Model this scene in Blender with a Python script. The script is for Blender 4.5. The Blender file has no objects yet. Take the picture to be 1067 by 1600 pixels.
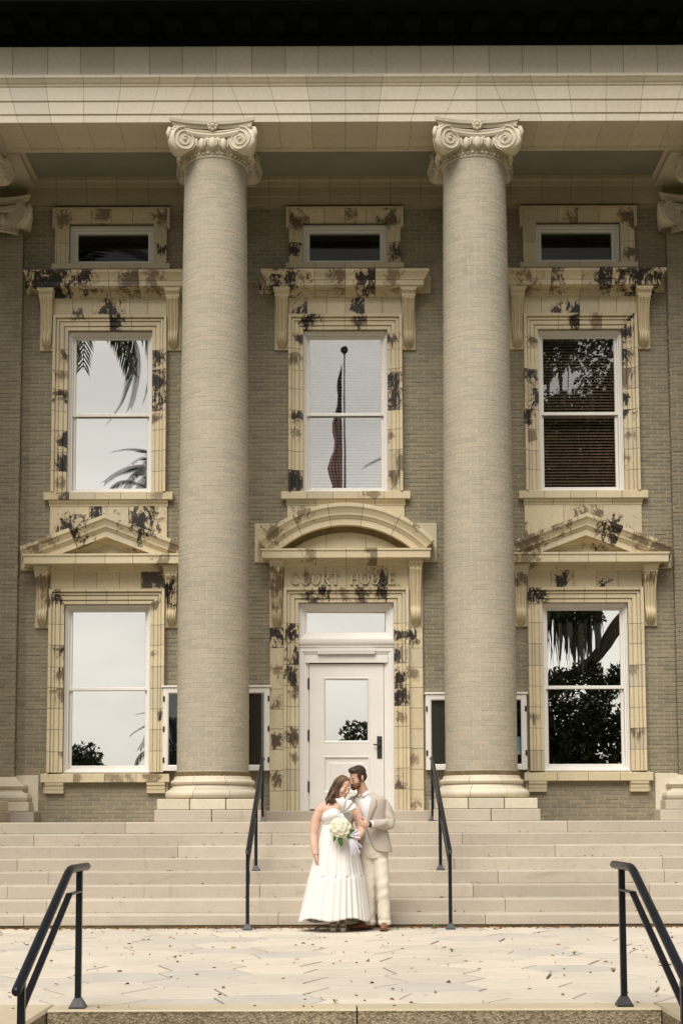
import bpy, bmesh, math, random
import numpy as np
from mathutils import Vector, Matrix, Euler

random.seed(7)
rng = np.random.default_rng(7)
PI = math.pi
C = bpy.context.scene.collection
SC = bpy.context.scene

# ------------------------------------------------------------------ camera
cam_data = bpy.data.cameras.new('camera')
cam = bpy.data.objects.new('camera', cam_data)
C.objects.link(cam)
cam_data.lens = 50.0
cam_data.sensor_width = 36.0
cam_data.sensor_fit = 'AUTO'
cam_data.shift_y = 0.17875
cam_data.shift_x = 0.0
cam_data.clip_start = 0.1
cam_data.clip_end = 2000
cam.matrix_world = (Matrix.Translation((-0.075, 0.0, 1.2)) @ Matrix.Rotation(math.radians(95.08), 4, 'X')
                    @ Matrix.Rotation(math.radians(-0.2), 4, 'Z'))
SC.camera = cam

# ------------------------------------------------------------------ sky, sun, exposure
SUN_EL, SUN_AZ = 54.0, 200.0            # azimuth: clockwise from +Y; the sun stands behind the photographer, a little to the left
world = bpy.data.worlds.new('World')
SC.world = world
world.use_nodes = True
wn = world.node_tree
for n in list(wn.nodes):
    wn.nodes.remove(n)
w_out = wn.nodes.new('ShaderNodeOutputWorld')
w_bg = wn.nodes.new('ShaderNodeBackground')
w_sky = wn.nodes.new('ShaderNodeTexSky')
w_sky.sky_type = 'NISHITA'
w_sky.sun_disc = False
w_sky.sun_elevation = math.radians(SUN_EL)
w_sky.sun_rotation = math.radians(SUN_AZ)
w_sky.air_density = 1.0
w_sky.dust_density = 1.5
w_sky.ozone_density = 1.0
w_hsv = wn.nodes.new('ShaderNodeHueSaturation')      # overcast: the cloud deck greys the sky
w_hsv.inputs['Saturation'].default_value = 0.10
w_hsv.inputs['Value'].default_value = 0.92
w_tc = wn.nodes.new('ShaderNodeTexCoord')
w_map = wn.nodes.new('ShaderNodeMapping')
w_map.inputs['Scale'].default_value = (2.2, 2.2, 6.0)
w_noise = wn.nodes.new('ShaderNodeTexNoise')
w_noise.inputs['Scale'].default_value = 1.3
w_noise.inputs['Detail'].default_value = 5
w_noise.inputs['Distortion'].default_value = 0.4
w_rng = wn.nodes.new('ShaderNodeMapRange')
w_rng.inputs['From Min'].default_value = 0.3
w_rng.inputs['From Max'].default_value = 0.7
w_rng.inputs['To Min'].default_value = 0.78
w_rng.inputs['To Max'].default_value = 1.18
w_mul = wn.nodes.new('ShaderNodeMix')
w_mul.data_type = 'RGBA'
w_mul.blend_type = 'MULTIPLY'
w_mul.inputs['Factor'].default_value = 1.0
w_warm = wn.nodes.new('ShaderNodeMix')
w_warm.data_type = 'RGBA'
w_warm.blend_type = 'MULTIPLY'
w_warm.inputs['Factor'].default_value = 1.0
w_warm.inputs[7].default_value = (1.0, 0.98, 0.94, 1)
wl = wn.links.new
wl(w_sky.outputs[0], w_hsv.inputs['Color'])
wl(w_tc.outputs['Generated'], w_map.inputs[0])
wl(w_map.outputs[0], w_noise.inputs['Vector'])
wl(w_noise.outputs[0], w_rng.inputs['Value'])
wl(w_hsv.outputs[0], w_mul.inputs[6])
wl(w_rng.outputs[0], w_mul.inputs[7])
wl(w_mul.outputs[2], w_warm.inputs[6])
wl(w_warm.outputs[2], w_bg.inputs['Color'])
w_bg.inputs['Strength'].default_value = 0.05
wl(w_bg.outputs[0], w_out.inputs['Surface'])

sun_d = bpy.data.lights.new('sun', 'SUN')
sun_d.energy = 1.5
sun_d.angle = math.radians(42)
sun_d.color = (1.0, 0.965, 0.91)
sun = bpy.data.objects.new('sun', sun_d)
C.objects.link(sun)
el, az = math.radians(SUN_EL), math.radians(SUN_AZ)
to_sun = Vector((math.sin(az) * math.cos(el), math.cos(az) * math.cos(el), math.sin(el)))
sun.rotation_euler = to_sun.to_track_quat('Z', 'Y').to_euler()
sun.location = to_sun * 60

SC.view_settings.view_transform = 'Standard'
SC.view_settings.look = 'None'
SC.view_settings.exposure = 1.48
SC.view_settings.gamma = 1.0
SC.view_settings.use_curve_mapping = False
SC.render.engine = 'CYCLES'
SC.cycles.use_denoising = True
SC.cycles.max_bounces = 8
SC.cycles.diffuse_bounces = 3
SC.cycles.glossy_bounces = 4
SC.cycles.transparent_max_bounces = 12
SC.cycles.caustics_reflective = False
SC.cycles.caustics_refractive = False

# ------------------------------------------------------------------ node helpers / materials
class NT:
    def __init__(s, name):
        s.m = bpy.data.materials.new(name)
        s.m.use_nodes = True
        s.t = s.m.node_tree
        for n in list(s.t.nodes):
            s.t.nodes.remove(n)
        s.out = s.n('ShaderNodeOutputMaterial')
        s.b = s.n('ShaderNodeBsdfPrincipled')
        s.l(s.b.outputs[0], s.out.inputs[0])
    def n(s, t, **kw):
        x = s.t.nodes.new(t)
        for k, v in kw.items():
            setattr(x, k, v)
        return x
    def l(s, a, b):
        s.t.links.new(a, b)
    def pos(s):
        return s.n('ShaderNodeNewGeometry').outputs['Position']
    def noise(s, vec, scale, detail=4, rough=0.55, dist=0.0, stretch=None):
        if stretch is not None:
            mp = s.n('ShaderNodeMapping')
            mp.inputs['Scale'].default_value = stretch
            s.l(vec, mp.inputs[0])
            vec = mp.outputs[0]
        x = s.n('ShaderNodeTexNoise')
        x.inputs['Scale'].default_value = scale
        x.inputs['Detail'].default_value = detail
        x.inputs['Roughness'].default_value = rough
        x.inputs['Distortion'].default_value = dist
        s.l(vec, x.inputs['Vector'])
        return x.outputs[0]
    def rng(s, v, a, b, c=0.0, d=1.0, smooth=False):
        x = s.n('ShaderNodeMapRange')
        if smooth:
            x.interpolation_type = 'SMOOTHSTEP'
        for k, q in zip(('From Min', 'From Max', 'To Min', 'To Max'), (a, b, c, d)):
            x.inputs[k].default_value = q
        s.l(v, x.inputs['Value'])
        return x.outputs[0]
    def math(s, op, a, b=None):
        x = s.n('ShaderNodeMath', operation=op)
        for i, q in enumerate((a, b)):
            if q is None:
                continue
            if isinstance(q, (int, float)):
                x.inputs[i].default_value = q
            else:
                s.l(q, x.inputs[i])
        return x.outputs[0]
    def mix(s, fac, a, b, mode='MIX'):
        x = s.n('ShaderNodeMix', data_type='RGBA', blend_type=mode)
        for i, q in ((0, fac), (6, a), (7, b)):
            if isinstance(q, (int, float)):
                x.inputs[i].default_value = q
            elif isinstance(q, tuple):
                x.inputs[i].default_value = (*q, 1.0)
            else:
                s.l(q, x.inputs[i])
        return x.outputs[2]
    def val(s, col, v):
        x = s.n('ShaderNodeHueSaturation')
        s.l(col, x.inputs['Color'])
        s.l(v, x.inputs['Value'])
        return x.outputs[0]
    def objrand(s):
        return s.n('ShaderNodeObjectInfo').outputs['Random']
    def island(s):
        g = s.n('ShaderNodeNewGeometry').outputs['Random Per Island']
        return s.math('FRACT', s.math('ADD', g, s.objrand()))
    def bump(s, h, strength=0.3, dist=0.01):
        x = s.n('ShaderNodeBump')
        x.inputs['Strength'].default_value = strength
        x.inputs['Distance'].default_value = dist
        s.l(h, x.inputs['Height'])
        s.l(x.outputs[0], s.b.inputs['Normal'])
    def set(s, base=None, rough=None, metal=None, spec=None):
        for k, v in (('Base Color', base), ('Roughness', rough), ('Metallic', metal), ('Specular IOR Level', spec)):
            if v is None:
                continue
            i = s.b.inputs[k]
            if isinstance(v, tuple):
                i.default_value = (*v, 1.0)
            elif isinstance(v, (int, float)):
                i.default_value = v
            else:
                s.l(v, i)
        return s.m

def terracotta(name, base, warm, stains=True, speck=0.25, rough=0.5, grey=(0.36, 0.33, 0.27)):
    t = NT(name)
    p = t.pos()
    r = t.objrand()
    big = t.noise(p, 1.1, 5, 0.6)
    fine = t.noise(p, 22, 4, 0.6)
    mid = t.noise(p, 6, 5, 0.65, 0.4)
    col = t.mix(t.rng(big, 0.35, 0.7), base, warm)
    # some blocks were fired greyer or paler than their neighbours
    wn_ = t.n('ShaderNodeTexWhiteNoise', noise_dimensions='1D')
    t.l(r, wn_.inputs['W'])
    col = t.mix(t.rng(wn_.outputs[0], 0.72, 1.0, 0.0, 0.38), col, grey)
    col = t.val(col, t.rng(r, 0, 1, 0.93, 1.05))
    col = t.val(col, t.rng(fine, 0.3, 0.7, 0.93, 1.05))
    # brown weather streaks running down the face
    streak = t.noise(p, 1.0, 6, 0.7, 0.6, stretch=(9, 9, 1.6))
    col = t.mix(t.rng(streak, 0.60, 0.80, 0.0, speck), col, (0.20, 0.115, 0.05))
    col = t.mix(t.rng(mid, 0.64, 0.80, 0.0, speck * 1.1), col, (0.13, 0.08, 0.04))
    height = t.math('MULTIPLY', fine, 0.3)
    if stains:
        at = t.n('ShaderNodeAttribute', attribute_type='OBJECT', attribute_name='stain')
        sx = t.n('ShaderNodeSeparateXYZ'); t.l(at.outputs['Vector'], sx.inputs[0])
        ak = t.n('ShaderNodeAttribute', attribute_type='OBJECT', attribute_name='stain_kind')
        ps = t.n('ShaderNodeSeparateXYZ'); t.l(p, ps.inputs[0])
        dx = t.math('SUBTRACT', ps.outputs[0], sx.outputs[0])
        dz = t.math('MULTIPLY', t.math('SUBTRACT', ps.outputs[2], sx.outputs[1]), t.rng(r, 0, 1, 0.55, 1.25))
        d = t.math('SQRT', t.math('ADD', t.math('MULTIPLY', dx, dx), t.math('MULTIPLY', dz, dz)))
        d = t.math('DIVIDE', d, t.math('MAXIMUM', sx.outputs[2], 0.0001))
        wob = t.noise(p, 3.2, 7, 0.78, 1.6, stretch=(1.2, 1.2, 0.9))
        runs = t.noise(p, 1.0, 5, 0.7, 0.4, stretch=(26, 26, 2.6))
        d2 = t.math('ADD', t.math('MULTIPLY', d, 0.8), t.rng(wob, 0.25, 0.75, -1.7, 1.7))
        d2 = t.math('ADD', d2, t.rng(runs, 0.25, 0.75, -0.55, 0.55))
        crumbs = t.noise(p, 30, 5, 0.75)
        d2 = t.math('ADD', d2, t.rng(crumbs, 0.25, 0.75, -0.55, 0.55))
        rim = t.rng(d2, 0.45, 1.30, 1.0, 0.0, True)
        core = t.rng(d2, 0.50, 0.80, 1.0, 0.0, True)
        on = t.math('GREATER_THAN', sx.outputs[2], 0.001)
        kind = ak.outputs['Fac']
        brown = t.mix(t.rng(crumbs, 0.35, 0.65), (0.27, 0.165, 0.075), (0.14, 0.08, 0.04))
        dark = t.mix(t.rng(wob, 0.42, 0.6), (0.030, 0.019, 0.012), (0.010, 0.011, 0.018))
        col = t.mix(t.math('MULTIPLY', t.math('MULTIPLY', rim, on), 0.62), col, brown)
        col = t.mix(t.math('MULTIPLY', t.math('MULTIPLY', core, on), kind), col, dark)
        height = t.math('SUBTRACT', height, t.math('MULTIPLY', t.math('MULTIPLY', core, on), 0.5))
    t.bump(height, 0.35, 0.008)
    return t.set(col, t.rng(fine, 0.3, 0.7, rough - 0.08, rough + 0.15), spec=0.35)

M = {}
M['terracotta'] = terracotta('glazed_terracotta', (0.62, 0.525, 0.35), (0.58, 0.475, 0.30), speck=0.42)
M['terracotta_entab'] = terracotta('entablature_terracotta', (0.65, 0.58, 0.455), (0.65, 0.565, 0.425), stains=True, speck=0.30)
M['terracotta_band'] = terracotta('shaded_terracotta', (0.43, 0.365, 0.245), (0.38, 0.315, 0.20), stains=False, speck=0.3)  # darker brown glaze, its base colour also carrying the shade under the ceiling
M['terracotta_column'] = terracotta('column_terracotta', (0.64, 0.565, 0.435), (0.60, 0.52, 0.39), stains=False, speck=0.10)

def brick_mat(name, cols, mottling=0.12):
    t = NT(name)
    p = t.pos()
    i = t.island()
    cr = t.n('ShaderNodeValToRGB')
    t.l(i, cr.inputs[0])
    e = cr.color_ramp.elements
    e[0].position, e[1].position = 0.0, 1.0
    e[0].color, e[1].color = (*cols[0], 1), (*cols[-1], 1)
    for k in range(1, len(cols) - 1):
        q = e.new(k / (len(cols) - 1)); q.color = (*cols[k], 1)
    fine = t.noise(p, 45, 4, 0.6)
    big = t.noise(p, 0.55, 4, 0.6)
    col = t.val(cr.outputs[0], t.rng(fine, 0.25, 0.75, 1 - mottling, 1 + mottling))
    col = t.val(col, t.rng(big, 0.3, 0.7, 0.90, 1.08))
    drip = t.noise(p, 1.0, 6, 0.7, 0.5, stretch=(6, 6, 0.8))
    col = t.mix(t.rng(drip, 0.6, 0.8, 0, 0.30), col, (0.10, 0.085, 0.055))
    t.bump(fine, 0.5, 0.006)
    return t.set(col, 0.85, spec=0.2)

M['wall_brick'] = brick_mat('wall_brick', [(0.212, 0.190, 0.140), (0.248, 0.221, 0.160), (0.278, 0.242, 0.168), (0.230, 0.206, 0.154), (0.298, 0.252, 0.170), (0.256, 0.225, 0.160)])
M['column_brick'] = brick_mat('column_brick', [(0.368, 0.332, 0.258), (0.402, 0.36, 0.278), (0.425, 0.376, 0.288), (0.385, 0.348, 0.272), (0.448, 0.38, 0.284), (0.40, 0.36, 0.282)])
def plain(name, col, rough=0.6, var=0.08, scale=8.0, spec=0.3, bump=0.15, metal=0.0, dist=0.005):
    t = NT(name)
    p = t.pos()
    n = t.noise(p, scale, 5, 0.6)
    c = t.mix(t.rng(n, 0.3, 0.7), tuple(x * (1 - var) for x in col), tuple(min(1, x * (1 + var)) for x in col))
    if bump:
        t.bump(t.noise(p, scale * 6, 3, 0.6), bump, dist)
    return t.set(c, rough, metal, spec)
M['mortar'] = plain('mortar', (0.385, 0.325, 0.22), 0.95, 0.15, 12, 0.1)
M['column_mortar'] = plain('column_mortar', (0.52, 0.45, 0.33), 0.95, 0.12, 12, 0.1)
M['joint'] = plain('dirty_joint', (0.16, 0.115, 0.06), 0.95, 0.25, 9, 0.1)
M['white_paint'] = plain('white_paint', (0.76, 0.72, 0.66), 0.42, 0.035, 3, 0.4, 0.05)
M['door_paint'] = plain('door_paint', (0.76, 0.715, 0.66), 0.45, 0.03, 2.5, 0.4, 0.05)
M['black_metal'] = plain('black_painted_steel', (0.006, 0.007, 0.011), 0.36, 0.3, 14, 0.35, 0.05)
M['hinge_metal'] = plain('dark_bronze', (0.03, 0.026, 0.022), 0.4, 0.2, 30, 0.5, 0.05)
M['cornice_paint'] = plain('black_green_paint', (0.0022, 0.0034, 0.0036), 0.8, 0.5, 5, 0.06, 0.1)
M['plaster'] = plain('ceiling_plaster', (0.27, 0.26, 0.215), 0.9, 0.09, 1.6, 0.1, 0.1)
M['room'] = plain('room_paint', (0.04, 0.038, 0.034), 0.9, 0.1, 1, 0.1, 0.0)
M['white_slat'] = plain('white_blind', (0.74, 0.71, 0.69), 0.6, 0.03, 5, 0.3, 0.0)
M['shade_cloth'] = plain('roller_shade_cloth', (0.66, 0.63, 0.61), 0.8, 0.04, 4, 0.2, 0.0)
M['brown_slat'] = plain('brown_blind', (0.30, 0.20, 0.135), 0.5, 0.2, 6, 0.3, 0.0)
M['black_board'] = plain('black_felt_board', (0.010, 0.011, 0.012), 0.9, 0.3, 10, 0.1, 0.0)
M['green_board'] = plain('dark_green_felt_board', (0.045, 0.052, 0.045), 0.9, 0.2, 10, 0.1, 0.0)
M['blue_paper'] = plain('blue_paper', (0.30, 0.50, 0.66), 0.8, 0.05, 10, 0.1, 0.0)

def stone_mat(name, a, b, dirt=0.35, sc=1.0):
    t = NT(name)
    p = t.pos()
    r = t.objrand()
    big = t.noise(p, 0.9 * sc, 6, 0.65, 0.5)
    fine = t.noise(p, 60, 4, 0.7)
    col = t.mix(t.rng(big, 0.3, 0.7), a, b)
    col = t.val(col, t.rng(r, 0, 1, 0.84, 1.12))
    wn2 = t.n('ShaderNodeTexWhiteNoise', noise_dimensions='1D'); t.l(r, wn2.inputs['W'])
    col = t.mix(t.rng(wn2.outputs[0], 0.5, 1.0, 0.0, 0.35), col, (0.44, 0.365, 0.30))
    drip = t.noise(p, 1.0, 6, 0.72, 0.5, stretch=(11, 11, 1.2))
    col = t.mix(t.rng(drip, 0.58, 0.78, 0, dirt), col, (0.20, 0.165, 0.115))
    scuff = t.noise(p, 13, 6, 0.75, 0.5)
    col = t.mix(t.rng(scuff, 0.66, 0.78, 0, 0.5), col, (0.17, 0.14, 0.10))
    col = t.val(col, t.rng(fine, 0.3, 0.7, 0.92, 1.06))
    smear = t.noise(p, 1.0, 6, 0.72, 0.9, stretch=(1.0, 2.0, 5.0))
    col = t.mix(t.rng(smear, 0.56, 0.78, 0, dirt), col, (0.22, 0.175, 0.11))
    wet = t.noise(p, 0.6, 5, 0.6, 1.2)
    col = t.mix(t.rng(wet, 0.60, 0.72, 0, 0.25), col, (0.30, 0.275, 0.24))
    t.bump(fine, 0.4, 0.004)
    return t.set(col, 0.8, spec=0.25)
M['limestone'] = stone_mat('limestone', (0.51, 0.445, 0.355), (0.46, 0.40, 0.315), 0.42)
M['kerb_top'] = stone_mat('kerb_concrete', (0.52, 0.43, 0.29), (0.47, 0.39, 0.27), 0.5)

def aggregate(name):
    t = NT(name)
    p = t.pos()
    v = t.n('ShaderNodeTexVoronoi')
    v.inputs['Scale'].default_value = 75
    t.l(p, v.inputs['Vector'])
    n = t.noise(p, 1.3, 5, 0.65)
    sx = t.n('ShaderNodeSeparateColor'); t.l(v.outputs['Color'], sx.inputs[0])
    c = t.mix(t.rng(sx.outputs[0], 0.1, 0.95), (0.19, 0.15, 0.095), (0.43, 0.36, 0.245))
    c = t.mix(t.rng(n, 0.4, 0.75, 0, 0.5), c, (0.07, 0.055, 0.03))
    t.bump(v.outputs['Distance'], 0.6, 0.012)
    return t.set(c, 0.9, spec=0.15)
M['aggregate'] = aggregate('exposed_aggregate')

def paver_mat():
    t = NT('flagstone')
    p = t.pos()
    r = t.objrand()
    cr = t.n('ShaderNodeValToRGB')
    cr.color_ramp.interpolation = 'CONSTANT'
    t.l(r, cr.inputs[0])
    cols = [(0.0, (0.625, 0.55, 0.45)), (0.22, (0.595, 0.53, 0.435)), (0.42, (0.645, 0.565, 0.455)), (0.60, (0.575, 0.51, 0.42)), (0.74, (0.525, 0.48, 0.415)), (0.88, (0.56, 0.50, 0.415))]
    e = cr.color_ramp.elements
    e[0].color = (*cols[0][1], 1); e[1].position = cols[1][0]; e[1].color = (*cols[1][1], 1)
    for q, c_ in cols[2:]:
        z = e.new(q); z.color = (*c_, 1)
    big = t.noise(p, 1.6, 6, 0.65, 0.6)
    fine = t.noise(p, 70, 4, 0.7)
    col = t.val(cr.outputs[0], t.rng(big, 0.3, 0.7, 0.90, 1.06))
    col = t.val(col, t.rng(fine, 0.3, 0.7, 0.93, 1.05))
    sm = t.noise(p, 2.6, 6, 0.7, 0.8)
    col = t.mix(t.rng(sm, 0.62, 0.8, 0, 0.4), col, (0.33, 0.25, 0.15))
    t.bump(t.math('ADD', t.noise(p, 9, 5, 0.6), t.math('MULTIPLY', fine, 0.3)), 0.35, 0.01)
    return t.set(col, 0.82, spec=0.2)
M['paver'] = paver_mat()
M['paver_joint'] = plain('sandy_joint', (0.11, 0.07, 0.035), 1.0, 0.45, 5, 0.1, 0.3)
M['ground'] = plain('worn_lawn', (0.075, 0.085, 0.035), 1.0, 0.4, 0.6, 0.1, 0.2)
M['walk'] = plain('concrete_walk', (0.42, 0.36, 0.27), 0.9, 0.12, 1.5, 0.2, 0.2)

def leaf_litter_mat():
    t = NT('dry_leaf')
    i = t.island()
    cr = t.n('ShaderNodeValToRGB'); t.l(i, cr.inputs[0])
    e = cr.color_ramp.elements
    e[0].color = (0.12, 0.055, 0.025, 1); e[1].color = (0.34, 0.20, 0.075, 1)
    q = e.new(0.45); q.color = (0.20, 0.095, 0.035, 1)
    q = e.new(0.75); q.color = (0.26, 0.12, 0.04, 1)
    return t.set(cr.outputs[0], 0.8, spec=0.2)
M['dry_leaf'] = leaf_litter_mat()

def glass_mat(name, fac, tint):
    t = NT(name)
    t.t.nodes.remove(t.b)
    tr = t.n('ShaderNodeBsdfTransparent'); tr.inputs[0].default_value = (*tint, 1)
    gl = t.n('ShaderNodeBsdfGlossy'); gl.inputs['Roughness'].default_value = 0.0
    gl.inputs['Color'].default_value = (1.0, 0.965, 0.91, 1)
    # old panes are very slightly wavy
    nz = t.noise(t.pos(), 1.4, 2, 0.5)
    b = t.n('ShaderNodeBump'); b.inputs['Strength'].default_value = 0.2; b.inputs['Distance'].default_value = 0.0015
    t.l(nz, b.inputs['Height']); t.l(b.outputs[0], gl.inputs['Normal'])
    mx = t.n('ShaderNodeMixShader'); mx.inputs[0].default_value = fac
    t.l(tr.outputs[0], mx.inputs[1]); t.l(gl.outputs[0], mx.inputs[2]); t.l(mx.outputs[0], t.out.inputs[0])
    return t.m
M['glass_blind'] = glass_mat('blind_window_glass', 0.42, (0.86, 0.86, 0.85))
M['glass_dim'] = glass_mat('dim_window_glass', 0.22, (0.9, 0.9, 0.88))
M['glass'] = glass_mat('window_glass', 0.74, (0.72, 0.75, 0.74))
M['glass_door'] = glass_mat('door_glass', 0.74, (0.5, 0.53, 0.52))
M['glass_dark'] = glass_mat('attic_glass', 0.02, (0.5, 0.52, 0.52))
M['glass_board'] = glass_mat('case_glass', 0.06, (0.85, 0.87, 0.86))

# ------------------------------------------------------------------ object helpers
def new_mesh(name, verts, faces, mat, smooth=False):
    me = bpy.data.meshes.new(name)
    me.from_pydata([tuple(map(float, v)) for v in verts], [], faces)
    if mat is not None:
        me.materials.append(M[mat] if isinstance(mat, str) else mat)
    if smooth:
        me.polygons.foreach_set('use_smooth', [True] * len(me.polygons))
    me.update()
    return me

def link(name, data, parent=None, loc=(0, 0, 0), **props):
    o = bpy.data.objects.new(name, data)
    C.objects.link(o)
    o.location = loc
    if parent is not None:
        o.parent = parent
        root = parent
        while root.parent is not None:
            root = root.parent
        if parent is root:
            o.matrix_parent_inverse = Matrix.Translation(-root.location)
    for k, v in props.items():
        o[k] = v
    return o

def thing(name, label, cat, loc=(0, 0, 0), group=None):
    o = bpy.data.objects.new(name, None)
    C.objects.link(o)
    o.location = loc
    o.empty_display_size = 0.2
    o['label'] = label
    o['category'] = cat
    if group:
        o['group'] = group
    return o

def clone(o, dx, parent=None, dy=0.0):
    """copy a part and its sub-parts, moved by dx"""
    c = o.copy()
    C.objects.link(c)
    if parent is not None:
        c.parent = parent
    c.location = o.location + Vector((dx, dy, 0))
    for ch in list(o.children):
        k = ch.copy()
        C.objects.link(k)
        k.parent = c
    return c

class G:
    """geometry collector"""
    def __init__(s):
        s.v, s.f = [], []
    def add(s, v, f):
        n = len(s.v)
        s.v.extend(v)
        s.f.extend([tuple(i + n for i in q) for q in f])
        return s
    def box(s, x0, x1, y0, y1, z0, z1):
        v = [(x, y, z) for x in (x0, x1) for y in (y0, y1) for z in (z0, z1)]
        f = [(0, 1, 3, 2), (4, 6, 7, 5), (0, 4, 5, 1), (2, 3, 7, 6), (0, 2, 6, 4), (1, 5, 7, 3)]
        return s.add(v, f)
    def cbox(s, x0, x1, y0, y1, z0, z1, c=0.008):
        """box whose edges are chamfered (three octagonal rings)"""
        def ring(y, d):
            return [(x0 + d, y, z0), (x1 - d, y, z0), (x1, y, z0 + d), (x1, y, z1 - d), (x1 - d, y, z1), (x0 + d, y, z1), (x0, y, z1 - d), (x0, y, z0 + d)]
        def inner(y):
            return [(x0 + c, y, z0 + c), (x1 - c, y, z0 + c), (x1 - c, y, z0 + c), (x1 - c, y, z1 - c), (x1 - c, y, z1 - c), (x0 + c, y, z1 - c), (x0 + c, y, z1 - c), (x0 + c, y, z0 + c)]
        a, b = ring(y0 + c, c), ring(y1, c)
        v = a + b + [(x0 + c, y0, z0 + c), (x1 - c, y0, z0 + c), (x1 - c, y0, z1 - c), (x0 + c, y0, z1 - c)]
        f = [(i, (i + 1) % 8, 8 + (i + 1) % 8, 8 + i) for i in range(8)]
        f += [(16, 17, 1, 0), (17, 2, 1), (17, 18, 3, 2), (18, 4, 3), (18, 19, 5, 4), (19, 6, 5), (19, 16, 7, 6), (16, 0, 7), (16, 19, 18, 17)]
        f += [tuple(range(8, 16))]
        return s.add(v, f)
    def tube(s, pts, rad, n=10, cap=True, up=(0, 0, 1)):
        pts = [Vector(p) for p in pts]
        r = rad if isinstance(rad, (list, tuple)) else [rad] * len(pts)
        base = len(s.v)
        u_prev = None
        for i, p in enumerate(pts):
            d = (pts[min(i + 1, len(pts) - 1)] - pts[max(i - 1, 0)]).normalized()
            if u_prev is None:
                u = d.cross(Vector(up))
                if u.length < 1e-3:
                    u = d.cross(Vector((1, 0, 0)))
            else:
                u = u_prev - d * u_prev.dot(d)
            u.normalize(); u_prev = u
            w = d.cross(u)
            for k in range(n):
                a = 2 * PI * k / n
                s.v.append(tuple(p + (u * math.cos(a) + w * math.sin(a)) * r[i]))
        for i in range(len(pts) - 1):
            for k in range(n):
                a, b = base + i * n + k, base + i * n + (k + 1) % n
                s.f.append((a, b, b + n, a + n))
        if cap:
            s.f.append(tuple(base + k for k in reversed(range(n))))
            s.f.append(tuple(base + (len(pts) - 1) * n + k for k in range(n)))
        return s
    def bar(s, a, b, hw, hd, up=(0, 0, 1)):
        """rectangular bar between two points: half width hw sideways, half depth hd along up"""
        a, b = Vector(a), Vector(b)
        d = (b - a).normalized()
        sd = d.cross(Vector(up)).normalized()
        w = sd.cross(d)
        v = [tuple(p + sd * i * hw + w * j * hd) for p in (a, b) for i, j in ((-1, -1), (1, -1), (1, 1), (-1, 1))]
        return s.add(v, [(3, 2, 1, 0), (4, 5, 6, 7), (0, 1, 5, 4), (1, 2, 6, 5), (2, 3, 7, 6), (3, 0, 4, 7)])
    def extrude(s, prof, A, T, L, U, N, s0=(0, 0), s1=(0, 0)):
        """sweep the closed (u, w) profile from A along T; each end is cut by a plane given as a shear of u and w"""
        A, T, U, N = map(Vector, (A, T, U, N))
        v = []
        for k, (a, b) in enumerate((s0, s1)):
            for u, w in prof:
                v.append(tuple(A + T * ((L if k else 0) + a * u + b * w) + U * u + N * w))
        n = len(prof)
        f = [(i, (i + 1) % n, n + (i + 1) % n, n + i) for i in range(n)]
        f += [tuple(reversed(range(n))), tuple(range(n, 2 * n))]
        return s.add(v, f)
    def revolve(s, prof, a0, a1, steps, cx, cy, closed_ends=True):
        """turn an open list of (r, z) points, closed to the axis side, about a vertical axis between two angles"""
        n = len(prof)
        v = []
        for i in range(steps + 1):
            a = a0 + (a1 - a0) * i / steps
            v += [(cx + r * math.cos(a), cy + r * math.sin(a), z) for r, z in prof]
        f = []
        for i in range(steps):
            for k in range(n):
                a, b = i * n + k, i * n + (k + 1) % n
                f.append((a, b, b + n, a + n))
        if closed_ends:
            f += [tuple(range(n)), tuple(steps * n + k for k in reversed(range(n)))]
        return s.add(v, f)
    def lathe(s, prof, n, cx, cy):
        m = len(prof)
        v = []
        for i in range(n):
            a = 2 * PI * i / n
            v += [(cx + r * math.cos(a), cy + r * math.sin(a), z) for r, z in prof]
        f = [(i * m + k, ((i + 1) % n) * m + k, ((i + 1) % n) * m + k + 1, i * m + k + 1) for i in range(n) for k in range(m - 1)]
        return s.add(v, f)
    def ellipsoid(s, c, r, nu=12, nv=8, rot=None):
        R = rot if rot is not None else Matrix.Identity(3)
        v = [tuple(Vector(c) + R @ Vector((0, 0, r[2])))]
        for j in range(1, nv):
            t = PI * j / nv
            for i in range(nu):
                a = 2 * PI * i / nu
                v.append(tuple(Vector(c) + R @ Vector((r[0] * math.sin(t) * math.cos(a), r[1] * math.sin(t) * math.sin(a), r[2] * math.cos(t)))))
        v.append(tuple(Vector(c) + R @ Vector((0, 0, -r[2]))))
        f = [(0, 1 + i, 1 + (i + 1) % nu) for i in range(nu)]
        for j in range(nv - 2):
            for i in range(nu):
                a, b = 1 + j * nu + i, 1 + j * nu + (i + 1) % nu
                f.append((a, a + nu, b + nu, b))
        l = len(v) - 1
        f += [(l, 1 + (nv - 2) * nu + (i + 1) % nu, 1 + (nv - 2) * nu + i) for i in range(nu)]
        return s.add(v, f)
    def mesh(s, name, mat, smooth=False):
        me = new_mesh(name, s.v, s.f, mat, smooth)
        bm = bmesh.new(); bm.from_mesh(me)
        bmesh.ops.recalc_face_normals(bm, faces=bm.faces)
        bm.to_mesh(me); bm.free()
        return me

def put(g, name, mat, parent=None, smooth=False, loc=(0, 0, 0), **props):
    return link(name, g.mesh(name, mat, smooth), parent, loc, **props)

def autosmooth(me, ang=40):
    try:
        me.set_sharp_from_angle(angle=math.radians(ang))
    except Exception:
        pass

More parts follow.
